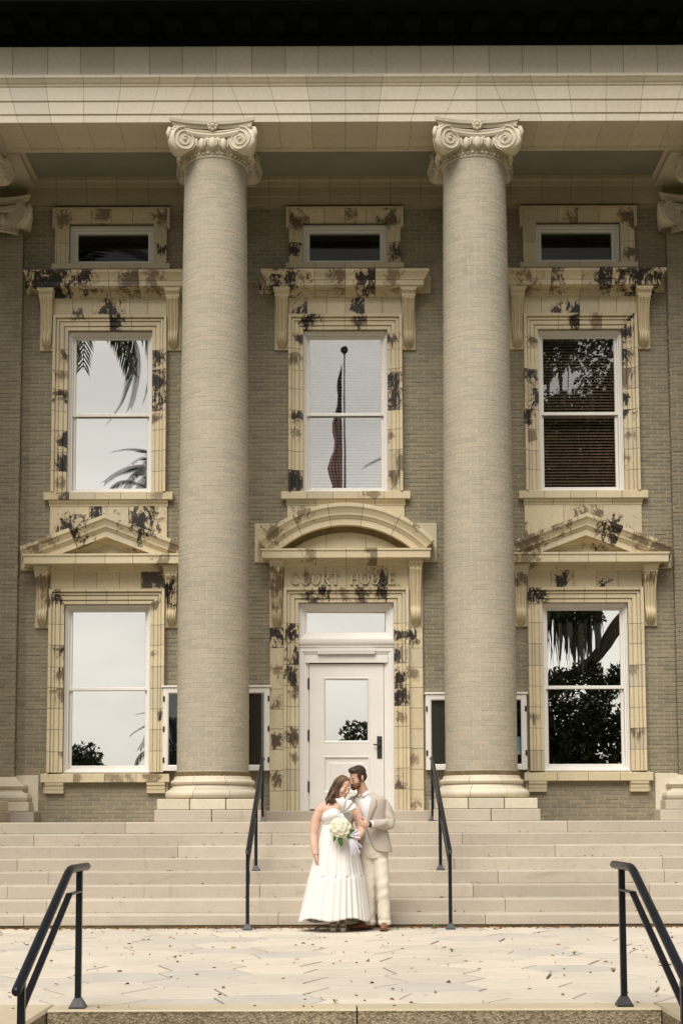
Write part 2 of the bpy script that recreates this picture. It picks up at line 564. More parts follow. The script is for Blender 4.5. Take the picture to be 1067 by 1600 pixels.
def inset(prof, d):
    """the profile shrunk by d (for the mortar bed seen in the joints)"""
    n = len(prof)
    area = sum(prof[i][0] * prof[(i + 1) % n][1] - prof[(i + 1) % n][0] * prof[i][1] for i in range(n))
    sg = 1 if area > 0 else -1
    out = []
    for i in range(n):
        (x0, y0), (x1, y1), (x2, y2) = prof[i - 1], prof[i], prof[(i + 1) % n]
        e1, e2 = Vector((x1 - x0, y1 - y0)), Vector((x2 - x1, y2 - y1))
        if e1.length < 1e-6 or e2.length < 1e-6:
            out.append((x1, y1)); continue
        e1.normalize(); e2.normalize()
        n1, n2 = Vector((-e1.y, e1.x)) * sg, Vector((-e2.y, e2.x)) * sg
        m = n1 + n2
        k = d / max(0.35, m.dot(n1)) if m.length > 1e-4 else 0
        out.append((x1 + m.x * k, y1 + m.y * k))
    return out

BLOCKS = []      # every terracotta block that may carry a stain
def run(part_core, blocks, name, prof, A, T, L, U, N, cuts, s0=(0, 0), s1=(0, 0), mat='terracotta', gap=0.007, fan=None):
    """blocks along a straight run. cuts = distances of the joints; fan(x) = shear of u at a joint"""
    A, T = Vector(A), Vector(T)
    if part_core is not None:
        e = 0.004
        part_core.extrude(inset(prof, 0.007), A + T * e, T, L - 2 * e, U, N, s0, s1)
    ends = [0.0] + list(cuts) + [L]
    for i in range(len(ends) - 1):
        a, b = ends[i], ends[i + 1]
        sa = s0 if i == 0 else ((fan(a), 0) if fan else (0, 0))
        sb = s1 if i == len(ends) - 2 else ((fan(b), 0) if fan else (0, 0))
        a2 = a + (0 if i == 0 else gap / 2)
        b2 = b - (0 if i == len(ends) - 2 else gap / 2)
        g = G().extrude(prof, A + T * a2, T, b2 - a2, U, N, sa, sb)
        blocks.append((name, g, mat))

def settle(part, blocks):
    for name, g, mat in blocks:
        o = put(g, name, mat, part)
        BLOCKS.append(o)

# ================================================================== THE COURTHOUSE
YW = 21.25                # face of the brick wall
PORCH = 1.2               # floor level behind the columns
OFF = 3.59                # distance between window axes
N_ = (0, -1, 0)
XA, ZA = (1, 0, 0), (0, 0, 1)
court = thing('courthouse', 'tan brick courthouse with ionic columns and stained terracotta trim filling the picture behind the couple', 'building', (0, YW, PORCH))

# ---- wall with its openings, laid brick by brick
openings = []
for c in (-OFF, 0, OFF):
    openings.append((c - .65, c + .65, 9.745, 10.405))
    openings.append((c - .645, c + .645, 6.18, 8.71))
openings += [(-OFF - .647, -OFF + .647, 1.94, 4.475), (OFF - .647, OFF + .647, 1.94, 4.475), (-.715, .715, 1.2, 4.487)]
WX, WZ0, WZ1 = 9.0, 1.2, 10.69
g = G()
xs = sorted({-WX, WX} | {o[0] for o in openings} | {o[1] for o in openings})
for a, b in zip(xs[:-1], xs[1:]):
    zs = [(o[2], o[3]) for o in openings if o[0] <= a + 1e-6 and o[1] >= b - 1e-6]
    z = WZ0
    for q0, q1 in sorted(zs) + [(WZ1 + 1.5, 0)]:
        if q0 > z + 1e-4:
            g.box(a, b, YW + .007, YW + .45, z, q0)
        z = q1
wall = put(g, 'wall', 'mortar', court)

BL, BH = 0.203, 0.0625
def brick_boxes(rows):
    """many bricks as one mesh: front and the four edges of each"""
    a = np.array(rows)
    n = len(a)
    x0, x1, y0, y1, z0, z1 = a.T
    c = .0035
    V = np.empty((n, 8, 3))
    for i, (xx, yy, zz) in enumerate(((x0 + c, y0, z0 + c), (x1 - c, y0, z0 + c), (x1 - c, y0, z1 - c), (x0 + c, y0, z1 - c), (x0, y1, z0), (x1, y1, z0), (x1, y1, z1), (x0, y1, z1))):
        V[:, i, 0], V[:, i, 1], V[:, i, 2] = xx, yy, zz
    F = np.array([(0, 1, 2, 3), (4, 5, 1, 0), (5, 6, 2, 1), (6, 7, 3, 2), (7, 4, 0, 3)])
    F = (F[None] + (np.arange(n) * 8)[:, None, None]).reshape(-1, 4)
    return V.reshape(-1, 3), F

def np_mesh(name, V, F, mat, smooth=False):
    me = bpy.data.meshes.new(name)
    nf, k = F.shape
    me.vertices.add(len(V)); me.vertices.foreach_set('co', V.astype(np.float32).ravel())
    me.loops.add(nf * k); me.loops.foreach_set('vertex_index', F.astype(np.int32).ravel())
    me.polygons.add(nf)
    me.polygons.foreach_set('loop_start', (np.arange(nf) * k).astype(np.int32))
    me.polygons.foreach_set('use_smooth', np.full(nf, smooth))
    me.update(calc_edges=True)
    me.materials.append(M[mat])
    return me

def wall_rows(X0, X1, Z0, Z1, y, skip, seed):
    r = np.random.default_rng(seed)
    rows = []
    k = 0
    z = Z0
    while z + BH <= Z1 + 1e-6:
        off = (k % 2) * BL / 2 + r.normal(0, .006)
        x = X0 - off
        while x < X1:
            a, b = max(x + .005, X0), min(x + BL - .005, X1)
            m = (a + b) / 2
            if b - a > .03 and not any(o[0] - .1 < m < o[1] + .1 and o[2] - .03 < z + BH / 2 < o[3] + .03 for o in skip):
                p = y + r.normal(0, .0012)
                rows.append((a, b, p, y + .02, z + .0045 + r.normal(0, .0006), z + BH - .0045))
            x += BL
        z += BH
        k += 1
    return rows
V, F = brick_boxes(wall_rows(-5.6, 5.6, WZ0, WZ1 - .01, YW, openings, 3))
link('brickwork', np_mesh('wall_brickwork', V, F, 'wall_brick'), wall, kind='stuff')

# ---- rooms behind the windows
g = G()
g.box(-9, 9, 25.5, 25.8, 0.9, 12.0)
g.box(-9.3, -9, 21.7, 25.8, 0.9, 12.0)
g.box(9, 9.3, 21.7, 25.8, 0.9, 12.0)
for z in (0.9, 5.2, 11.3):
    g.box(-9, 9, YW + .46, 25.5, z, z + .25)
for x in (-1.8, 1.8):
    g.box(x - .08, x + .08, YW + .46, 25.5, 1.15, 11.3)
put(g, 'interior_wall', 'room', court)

# ---- window surrounds
SUR = [(0, -.14), (0, .045), (.046, .045), (.050, .030), (.058, .030), (.062, .062), (.116, .066), (.120, .050), (.128, .050), (.132, .080), (.160, .085), (.166, .068), (.174, .068), (.180, .112), (.220, .118), (.222, -.02)]
def spaced(L, step, r, jit=.012):
    n = max(1, round(L / step))
    return [L * i / n + r.uniform(-jit, jit) for i in range(1, n)]
def surround(name, hw, z0, z1, prof, cx=0, step=.305, hstep=.29, seed=0, ears=None):
    r = random.Random(seed)
    core, bl = G(), []
    H = z1 - z0
    run(core, bl, 'jamb_block', prof, (cx - hw, YW, z0), ZA, H, (-1, 0, 0), N_, spaced(H, step, r), (0, 0), (1, 0))
    run(core, bl, 'jamb_block', prof, (cx + hw, YW, z0), ZA, H, (1, 0, 0), N_, spaced(H, step, r), (0, 0), (1, 0))
    run(core, bl, 'lintel_block', prof, (cx - hw, YW, z1), XA, 2 * hw, ZA, N_, spaced(2 * hw, hstep, r), (-1, 0), (1, 0))
    if ears:
        w, eh = ears
        o = prof[-1][0]
        for s in (-1, 1):
            x0, x1 = sorted((cx + s * (hw + o - .002), cx + s * (hw + o + w)))
            bl.append(('ear_block', G().cbox(x0, x1, YW - .10, YW + .02, z1 + o - eh, z1 + o + .03), 'terracotta'))
        bl.append(('ear_block', G().cbox(cx - hw - o - .001, cx + hw + o + .001, YW - .10, YW + .02, z1 + o - .001, z1 + o + .03), 'terracotta'))
    part = put(core, name, 'joint', court)
    settle(part, bl)
    return part

# ---- timber sash windows
def frame_run(g, hw, z0, z1, prof, bottom=True, cx=0):
    g.extrude(prof, (cx - hw, YW, z0), ZA, z1 - z0, (1, 0, 0), N_, (1, 0) if bottom else (0, 0), (-1, 0))
    g.extrude(prof, (cx + hw, YW, z0), ZA, z1 - z0, (-1, 0, 0), N_, (1, 0) if bottom else (0, 0), (-1, 0))
    g.extrude(prof, (cx - hw, YW, z1), XA, 2 * hw, (0, 0, -1), N_, (1, 0), (-1, 0))
    if bottom:
        g.extrude(prof, (cx - hw, YW, z0), XA, 2 * hw, ZA, N_, (1, 0), (-1, 0))
    return g
FRM = [(0, -.035), (.018, -.035), (.022, -.05), (.034, -.055), (.036, -.085), (.058, -.09), (.06, -.24), (0, -.24)]
def sash(parent, hw, z0, z1, y, glass, cx=0, w=.042, wb=None):
    """one sash: stiles, rails and the pane"""
    wb = wb or w
    p = [(0, 0), (w - .008, 0), (w, -.012), (w, -.035), (0, -.035)]
    pb = [(0, 0), (wb - .008, 0), (wb, -.012), (wb, -.035), (0, -.035)]
    g = G()
    g.extrude(p, (cx - hw, y, z0), ZA, z1 - z0, (1, 0, 0), N_)
    g.extrude(p, (cx + hw, y, z0), ZA, z1 - z0, (-1, 0, 0), N_)
    g.extrude(p, (cx - hw + w - .002, y + .001, z1), XA, 2 * (hw - w) + .004, (0, 0, -1), N_)
    g.extrude(pb, (cx - hw + w - .002, y + .001, z0), XA, 2 * (hw - w) + .004, ZA, N_)
    s = put(g, 'sash', 'white_paint', parent)
    q = G().box(cx - hw + w - .01, cx + hw - w + .01, y + .018, y + .022, z0 + wb - .01, z1 - w + .01)
    put(q, 'pane', glass, parent)
    return s
def sash_window(cx, z0, z1, hw, meet, glass, label):
    fr = put(frame_run(G(), hw, z0, z1, FRM, True, cx), 'window', 'white_paint', court, label=label)
    put(G().cbox(cx - hw + .05, cx + hw - .05, YW + .08, YW + .22, z0 - .005, z0 + .055, .006), 'sill_board', 'white_paint', fr)
    i = hw - .058
    sash(fr, i, meet - .024, z1 - .058, YW + .125, glass, cx, .042, .048)
    sash(fr, i, z0 + .05, meet + .024, YW + .165, glass, cx, .042, .060)
    return fr

def console(cx, z1, z0, w0, w1, d0, mat='terracotta'):
    """scrolled bracket: grooved front that swells into a roll at the foot"""
    g = G()
    rows = 22
    xs = [-1, -.94, -.78, -.62, -.46, -.30, -.14, 0, .14, .30, .46, .62, .78, .94, 1]
    cut = [0, 1, 1, .1, 1, 1, .35, 1.1, .35, 1, 1, .1, 1, 1, 0]
    H = z1 - z0
    n = len(xs)
    v = []
    for j in range(rows + 1):
        t = j / rows
        z = z1 - H * t
        w = w0 + (w1 - w0) * t
        if t < .78:
            d = d0 * (1 - .62 * math.sin(min(1, t / .70) * PI / 2) ** 1.1)
            if t < .10:
                d += .022 * math.sin(PI * min(1, t / .10))
        else:
            d = 0
        q = (t - .80) / .125
        if abs(q) < 1:
            d = max(d, .055 + d0 * .40 * math.sqrt(max(0, 1 - q * q)))
        if t > .90:
            k = (t - .90) / .10
            w *= (1 - .55 * k ** 1.5)
            d = max(d if t < .925 else 0, .055 * (1 - k) + .018)
        for x, c in zip(xs, cut):
            v.append((cx + x * w / 2, YW - .03 - d + (1 - c) * .022 * (1 if t < .97 else 0) + (0.006 if abs(x) > .9 else 0), z))
    f = [(j * n + i, j * n + i + 1, (j + 1) * n + i + 1, (j + 1) * n + i) for j in range(rows) for i in range(n - 1)]
    m = len(v)
    for j in range(rows + 1):
        v.append((v[j * n][0], YW, v[j * n][2])); v.append((v[j * n + n - 1][0], YW, v[j * n][2]))
    for j in range(rows):
        a, b = m + 2 * j, m + 2 * (j + 1)
        f.append((a, j * n, (j + 1) * n, b)); f.append((j * n + n - 1, a + 1, b + 1, (j + 1) * n + n - 1))
    f.append(tuple(range(n)) + (m + 1, m))
    f.append(tuple(reversed([rows * n + i for i in range(n)])) + (m + 2 * rows, m + 2 * rows + 1))
    g.add(v, f)
    return g
def console_set(part_name, cx, zt, zb, ztop, plate_x, d0=.19):
    """bracket + moulded cap + wall plate, on both sides of cx"""
    out = []
    for s in (-1, 1):
        x = cx + s * plate_x
        pl = put(G().cbox(x - .115, x + .115, YW - .035, YW + .01, zb - .02, ztop), part_name, 'terracotta', court)
        b = put(console(x, zt, zb, .190, .135, d0), 'scroll', 'terracotta', pl, True)
        autosmooth(b.data, 35)
        cap = [(0, -.02), (0, .20), (.02, .20), (.03, .212), (.055, .225), (.075, .255), (.095, .26), (.115, .26), (.115, -.02)]
        L = .10
        c = G()
        A = (x - L, YW, zt)
        c.extrude(cap, A, XA, 2 * L, ZA, N_, (0, -.0), (0, 0))
        for q, (u, w) in enumerate(((0, .006), (.055, .014), (.095, .026))):
            c.cbox(x - L - w, x + L + w, YW - .20 - w * 2.2, YW, zt + u, zt + u + .055 if q < 2 else ztop + .03, .004)
        put(c, 'bracket_cap', 'terracotta', pl)
        out.append(pl)
    return out

HOOD = [(0, -.01), (0, .05), (.025, .075), (.055, .085), (.070, .125), (.10, .132), (.10, .255), (.115, .26), (.118, .28), (.195, .28), (.20, .292), (.215, .297), (.245, .308), (.285, .338), (.305, .358), (.345, .36), (.345, -.01)]
def cornice(name, prof, cx, hl, z, step, seed, block='cornice_block'):
    r = random.Random(seed)
    core, bl = G(), []
    run(core, bl, block, prof, (cx - hl, YW, z), XA, 2 * hl, ZA, N_, spaced(2 * hl, step, r), (0, -1), (0, 1))
    for s in (-1, 1):
        bl.append((block, G().extrude(prof, (cx + s * (hl), YW, z), (0, 1, 0), 0, ZA, (s, 0, 0), (0, -1), (0, 0)), 'terracotta'))
    part = put(core, name, 'joint', court)
    settle(part, bl)
    return part
def frieze(name, prof, cx, hl, z, step, seed, block='frieze_block', mat='terracotta'):
    r = random.Random(seed)
    core, bl = G(), []
    run(core, bl, block, prof, (cx - hl, YW, z), XA, 2 * hl, ZA, N_, spaced(2 * hl, step, r), mat=mat)
    part = put(core, name, 'joint', court)
    settle(part, bl)
    return part
def sill(name, cx, hw, z0, z1, w, step, seed, under=None):
    r = random.Random(seed)
    core, bl = G(), []
    p = [(0, -.02), (0, w - .006), (.006, w), (z1 - z0 - .008, w), (z1 - z0, w - .01), (z1 - z0 + .006, -.12), (.02, -.12)]
    run(core, bl, 'sill_block', p, (cx - hw, YW, z0), XA, 2 * hw, ZA, N_, spaced(2 * hw, step, r))
    if under:
        h, hw2 = under
        q = [(0, -.02), (0, .035), (h * .3, .04), (h * .55, .06), (h, .085), (h, -.02)]
        run(core, bl, 'sill_block', q, (cx - hw2, YW, z0 - h - .003), XA, 2 * hw2, ZA, N_, spaced(2 * hw2, step, r))
    part = put(core, name, 'joint', court)
    settle(part, bl)
    return part

# -- the bay that repeats three times: attic light, hood, upper window
bay = []
ATT = [(0, -.14), (0, .045), (.05, .045), (.056, .056), (.12, .062), (.128, .076), (.18, .082), (.186, .10), (.205, .10), (.205, -.02)]
bay.append(surround('attic_surround', .65, 9.755, 10.405, ATT, seed=11, ears=(.05, .30)))
att = put(frame_run(G(), .65, 9.76, 10.405, [(0, -.06), (.03, -.06), (.034, -.08), (.06, -.09), (.064, -.12), (.105, -.125), (.11, -.24), (0, -.24)]), 'attic_window', 'white_paint', court)
put(G().box(-.56, .56, YW + .18, YW + .185, 9.86, 10.31), 'pane', 'glass_dark', att)
bay.append(att)
bay.append(sill('attic_sill', 0, .905, 9.66, 9.75, .10, .43, 12))
bay.append(cornice('hood', HOOD, 0, .915, 9.20, .43, 13))
bay.append(put(G().cbox(-1.315, 1.315, YW - .03, YW + .01, 9.285, 9.56), 'wall_plate', 'terracotta', court))
bay.append(frieze('frieze', [(0, -.02), (0, .05), (.245, .05), (.25, .066), (.262, .068), (.262, -.02)], 0, .858, 8.939, .29, 14))
bay += console_set('console', 0, 9.17, 8.41, 9.285, .965)
bay.append(surround('window_surround', .645, 6.18, 8.71, SUR, seed=15))
bay.append(sill('window_sill', 0, .975, 6.06, 6.18, .10, .42, 16, (.085, .90)))
bay.append(frieze('apron', [(0, -.02), (0, .03), (.64, .03), (.64, -.02)], 0, .885, 5.33, .59, 17, 'apron_block'))
for s in (-1, 1):
    for o in list(bay):
        clone(o, s * OFF)
for o in bay:
    if o.name.startswith('frieze'):
        pass
sash_window(-OFF, 6.18, 8.71, .645, 7.43, 'glass', 'tall sash window with a pale shade, palm fronds mirrored in its panes')
sash_window(0, 6.18, 8.71, .645, 7.43, 'glass_blind', 'tall sash window with white slatted blinds above the door')
sash_window(OFF, 6.18, 8.71, .645, 7.43, 'glass_dim', 'tall sash window with dark brown slatted blinds')

# -- the two lower side windows with triangular pediments
AL = math.atan2(.275, .72)
RAKE = [(0, -.01), (0, .25), (.085, .25), (.095, .265), (.105, .27), (.125, .285), (.135, .30), (.165, .305), (.215, .33), (.245, .358), (.297, .36), (.297, -.01)]
HORC = [(0, -.01), (0, .05), (.02, .08), (.05, .09), (.06, .13), (.085, .14), (.085, .335), (.09, .345), (.20, .345), (.205, .36), (.235, .36), (.235, -.01)]
side = []
side.append(surround('window_surround', .647, 1.94, 4.475, SUR, seed=21))
r_ = random.Random(22)
core, bl = G(), []
p_ = [(0, -.02), (0, .094), (.006, .10), (.117, .10), (.125, .09), (.131, -.12), (.02, -.12)]
run(core, bl, 'sill_block', p_, (-.955, YW, 1.79), XA, 1.91, ZA, N_, spaced(1.91, .5, r_))
part = put(core, 'window_sill', 'joint', court); settle(part, bl); side.append(part)
for s in (-1, 1):
    x = s * .755
    b = put(G().cbox(min(x + s * .175, x - s * .14), max(x + s * .175, x - s * .14), YW - .02, YW + .01, 1.63, 1.93), 'sill_bracket', 'terracotta', court)
    q = [(0, 0), (0, .05), (.055, .055), (.06, .062), (.115, .065), (.12, .08), (.158, .085), (.158, 0)]
    put(G().extrude(q, (x - .135, YW - .012, 1.63), XA, .27, ZA, N_), 'moulding', 'terracotta', b)
    side.append(b)
side.append(frieze('frieze', [(0, -.02), (0, .05), (.235, .05), (.24, .066), (.28, .068), (.28, -.02)], 0, .858, 4.70, .32, 23))
side += console_set('console', 0, 4.91, 4.13, 5.02, .97)
side.append(cornice('pediment_cornice', HORC, 0, .86, 4.95, .42, 24))
side.append(put(G().cbox(-1.32, 1.32, YW - .03, YW + .01, 4.99, 5.33), 'wall_plate', 'terracotta', court))
core, bl = G(), []
T1, U1 = (math.cos(AL), 0, math.sin(AL)), (-math.sin(AL), 0, math.cos(AL))
XE = 1.20
for s in (-1, 1):
    L = XE / math.cos(AL)
    A = (-s * XE, YW, 5.46 - XE * math.tan(AL))
    T = (s * T1[0], 0, T1[2]); U = (s * U1[0], 0, U1[2])
    ta = math.tan(AL)
    run(core, bl, 'rake_block', RAKE, A, T, L, U, N_, [L * .26, L * .64], (ta, -.16), (ta, 0))
    A2 = (-s * .86, YW, 5.46 - .86 * math.tan(AL))
    core.extrude([(-.075, -.01), (-.075, .065), (-.05, .075), (-.03, .11), (0.005, .13), (0.005, -.01)], A2, T, .86 / math.cos(AL), U, N_, (ta, 0), (ta, 0))
part = put(core, 'pediment', 'terracotta', court)
bl.append(('tympanum_block', G().extrude([(-.72, 0), (-.262, 0), (-.262, .175)], (0, YW, 5.18), N_, .04, XA, ZA), 'terracotta'))
bl.append(('tympanum_block', G().extrude([(-.255, 0), (.255, 0), (.255, .178), (0, .275), (-.255, .178)], (0, YW, 5.18), N_, .043, XA, ZA), 'terracotta'))
bl.append(('tympanum_block', G().extrude([(.72, 0), (.262, 0), (.262, .175)], (0, YW, 5.18), N_, .04, XA, ZA), 'terracotta'))
settle(part, bl)
side.append(part)
for o in side:
    clone(o, OFF)
    o.location = o.location + Vector((-OFF, 0, 0))
sash_window(-OFF, 1.94, 4.475, .647, 3.207, 'glass', 'tall sash window left of the door, mirroring a white sky')
sash_window(OFF, 1.94, 4.475, .647, 3.207, 'glass', 'tall sash window right of the door, mirroring a dark oak bough')

# -- blinds and shades
def slats(cx, z0, z1, y, pitch, mat, label, tilt=.62, hw=.575):
    hd = put(G().box(cx - hw, cx + hw, y - .02, y + .02, z1, z1 + .04), 'blind', mat, court, label=label)
    me = None
    n = int((z1 - z0) / pitch)
    for i in range(n):
        if me is None:
            c, s = math.cos(tilt) * .022, math.sin(tilt) * .022
            me = new_mesh('blind_slat', [(-hw, -c, -s), (hw, -c, -s), (hw, 0, .003), (-hw, 0, .003), (hw, c, s), (-hw, c, s)], [(0, 1, 2, 3), (3, 2, 4, 5)], mat, True)
        o = link('slat', me, hd, (cx, y, z1 - pitch * (i + .5)))
        o.rotation_euler = (rng.normal(0, .03), rng.normal(0, .0012), 0)
    return hd
slats(0, 6.20, 8.62, YW + .30, .0475, 'white_slat', 'white slatted blind', .92)
slats(OFF, 6.20, 8.62, YW + .30, .0475, 'brown_slat', 'dark brown slatted blind', .85)
slats(OFF, 1.98, 4.42, YW + .34, .0475, 'brown_slat', 'brown slatted blind half lost in shadow', .35)
put(G().box(-OFF - .59, -OFF + .59, YW + .29, YW + .292, 6.22, 8.66), 'roller_shade', 'shade_cloth', court)
put(G().box(-OFF - .59, -OFF + .59, YW + .29, YW + .292, 2.9, 4.43), 'roller_shade', 'shade_cloth', court)  # pale sheet added behind the sash; its white stands in for mirrored sky

# -- the doorway
door_s = surround('door_surround', .715, 1.36, 4.487, SUR, seed=31, step=.305)
for s in (-1, 1):
    core, bl = G(), []
    r_ = random.Random(32 + s)
    H = 4.10 - 1.36
    run(core, bl, 'strip_block', [(-.102, -.02), (-.102, .05), (.102, .05), (.102, -.02)], (s * 1.042, YW, 1.36), ZA, H, XA, N_, [H * i / 9 + r_.uniform(-.01, .01) for i in range(1, 9)])
    part = put(core, 'door_strip', 'joint', court); settle(part, bl)
LET_Z = 4.752
fz = frieze('inscription_frieze', [(0, -.02), (0, .045), (.305, .045), (.312, .062), (.40, .064), (.40, -.02)], 0, .935, 4.70, .31, 33)
console_set('console', 0, 5.0, 4.12, 5.09, 1.04, .20)
cornice('pediment_cornice', [(a * .95, b) for a, b in HORC], 0, .905, 5.03, .42, 34)
put(G().cbox(-1.378, -.93, YW - .03, YW + .01, 5.10, 5.70), 'wall_plate', 'terracotta', court)
put(G().cbox(.93, 1.378, YW - .03, YW + .01, 5.10, 5.70), 'wall_plate', 'terracotta', court)
# segmental arch
RI, ZC = 1.51, 4.118
def arc_block(a0, a1, prof, n=8):
    v, f = [], []
    m = len(prof)
    for i in range(n + 1):
        a = a0 + (a1 - a0) * i / n
        for u, w in prof:
            v.append(((RI + u) * math.sin(a), YW - w, ZC + (RI + u) * math.cos(a)))
    for i in range(n):
        for k in range(m):
            a, b = i * m + k, i * m + (k + 1) % m
            f.append((a, b, b + m, a + m))
    f += [tuple(range(m)), tuple(n * m + k for k in reversed(range(m)))]
    return G().add(v, f)
ARCH = [(a * 1.065, b) for a, b in RAKE]
AE = math.radians(46.2)
core = arc_block(-AE + .004, AE - .004, inset(ARCH, .008), 30)
cg = arc_block(-AE * .92, AE * .92, [(-.075, -.01), (-.075, .065), (-.05, .075), (-.03, .11), (0.005, .13), (0.005, -.01)], 30)
core.add(cg.v, cg.f)
arch = put(core, 'arched_pediment', 'joint', court)
ang = [-AE, math.radians(-26), math.radians(-8.6), math.radians(8.4), math.radians(26.5), AE]
bl = [('arch_block', arc_block(ang[i] + .0022, ang[i + 1] - .0022, ARCH), 'terracotta') for i in range(5)]
def seg(x0, x1, n=8):
    pts = [(x0, 0), (x1, 0)]
    for i in range(n + 1):
        x = x1 + (x0 - x1) * i / n
        pts.append((x, math.sqrt(max(0, RI * RI - x * x)) + ZC - 5.24))
    return [q for q in pts if q[1] > -.01]
for x0, x1 in ((-.985, -.30), (-.293, .30), (.307, .985)):
    bl.append(('tympanum_block', G().extrude(seg(x0, x1), (0, YW, 5.24), N_, .04, XA, ZA), 'terracotta'))
settle(arch, bl)

# raised letters COURT HOUSE.
def letter(ch, h, w, st=.30, th=.13):
    """serif capital from strokes, in a box w by h: st = stem width, th = thin stroke, as shares of h*0.5"""
    S, T = st * h * .52, th * h * .55
    P = []
    def bar(x0, x1, z0, z1): P.append([(x0, z0), (x1, z0), (x1, z1), (x0, z1)])
    def serif(xc, z, hw, up):
        t = .055 * h
        P.append([(xc - hw, z), (xc + hw, z), (xc + hw, z + up * t), (xc + hw * .55, z + up * t * 1.7), (xc - hw * .55, z + up * t * 1.7), (xc - hw, z + up * t)])
    def ring(cx, cz, rx, rz, a0, a1, n=26, ix=None, iz=None):
        ix = rx - S if ix is None else ix
        iz = rz - T if iz is None else iz
        o = [(cx + rx * math.cos(a0 + (a1 - a0) * i / n), cz + rz * math.sin(a0 + (a1 - a0) * i / n)) for i in range(n + 1)]
        q = [(cx + ix * math.cos(a0 + (a1 - a0) * i / n), cz + iz * math.sin(a0 + (a1 - a0) * i / n)) for i in range(n + 1)]
        for i in range(n):
            P.append([o[i], o[i + 1], q[i + 1], q[i]])
    if ch == 'O':
        ring(w / 2, h / 2, w / 2, h / 2, 0, 2 * PI)
    elif ch == 'C':
        ring(w / 2, h / 2, w / 2, h / 2, .72, 2 * PI - .72)
        bar(w * .80, w * .90, h * .66, h * .98)
    elif ch == 'U':
        bar(w * .10, w * .10 + S, h * .32, h); bar(w * .82, w * .82 + T * 1.3, h * .32, h)
        ring(w * .50, h * .33, w * .40, h * .33, PI, 2 * PI, 16, w * .40 - S, h * .33 - T * 1.2)
        serif(w * .10 + S / 2, h, S * .95, -1); serif(w * .82 + T * .65, h, S * .75, -1)
    elif ch == 'R':
        bar(w * .10, w * .10 + S, 0, h); serif(w * .10 + S / 2, 0, S * .95, 1); serif(w * .08 + S / 2, h, S * .85, -1)
        ring(w * .48, h * .75, w * .36, h * .25, -PI / 2, PI / 2, 14, w * .36 - S * .9, h * .25 - T)
        bar(w * .10 + S, w * .50, h - T, h); bar(w * .10 + S, w * .50, h * .5, h * .5 + T)
        P.append([(w * .42, h * .5), (w * .42 + S, h * .5), (w * 1.0, 0), (w * 1.0 - S * 1.15, 0)]); serif(w * .93, 0, S * .6, 1)
    elif ch == 'T':
        bar(w / 2 - S / 2, w / 2 + S / 2, 0, h); serif(w / 2, 0, S * .95, 1); bar(0, w, h - T * 1.2, h)
        bar(0, T, h * .72, h); bar(w - T, w, h * .72, h)
    elif ch == 'H':
        for x in (.10, .68):
            bar(w * x, w * x + S, 0, h); serif(w * x + S / 2, 0, S * .95, 1); serif(w * x + S / 2, h, S * .95, -1)
        bar(w * .10 + S, w * .68, h * .5 - T / 2, h * .5 + T / 2)
    elif ch == 'E':
        bar(w * .10, w * .10 + S, 0, h); serif(w * .08 + S / 2, 0, S * .85, 1); serif(w * .08 + S / 2, h, S * .85, -1)
        bar(w * .10 + S, w * .92, 0, T); bar(w * .10 + S, w * .88, h - T, h); bar(w * .10 + S, w * .64, h * .5 - T / 2, h * .5 + T / 2)
        bar(w * .92 - T * .8, w * .92, 0, h * .30); bar(w * .88 - T * .8, w * .88, h * .72, h); bar(w * .64 - T * .8, w * .64, h * .38, h * .62)
    elif ch == 'S':
        ring(w * .5, h * .735, w * .40, h * .265, .35, PI * 1.5, 16, w * .40 - S * .85, h * .265 - T)
        ring(w * .5, h * .265, w * .42, h * .265, -PI + .35, PI * .5, 16, w * .42 - S * .85, h * .265 - T)
        bar(w * .80, w * .88, h * .70, h * .98); bar(w * .10, w * .18, h * .02, h * .32)
    elif ch == '.':
        ring(w / 2, .055 * h, .075 * h, .075 * h, 0, 2 * PI, 12, 0, 0)
    g = G()
    for i, poly in enumerate(P):
        n = len(poly)
        d = .034 + .0004 * (i % 3)
        c = (sum(a for a, b in poly) / n, sum(b for a, b in poly) / n)
        top = [(c[0] + (a - c[0]) * .93, c[1] + (b - c[1]) * .97) for a, b in poly]
        v = [(a, 0, b) for a, b in poly] + [(a, -d, b) for a, b in top]
        g.add(v, [tuple(range(n, 2 * n))] + [(k, (k + 1) % n, n + (k + 1) % n, n + k) for k in range(n)])
    return g
widths = {'C': .165, 'O': .17, 'U': .17, 'R': .165, 'T': .16, 'H': .18, 'S': .125, 'E': .15, '.': .05, ' ': .15}
text = 'COURT HOUSE.'
tot = sum(widths[c] + .012 for c in text)
x = -.825
sc_ = 1.645 / tot
for chx in text:
    w = widths[chx] * sc_
    if chx != ' ':
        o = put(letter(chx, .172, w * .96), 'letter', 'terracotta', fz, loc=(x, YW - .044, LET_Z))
        o.data.materials.append(M['joint'])  # letter sides coloured dark for shadow edges and dirt together, to strengthen the relief
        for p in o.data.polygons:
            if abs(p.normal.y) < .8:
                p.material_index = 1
    x += w + .012 * sc_

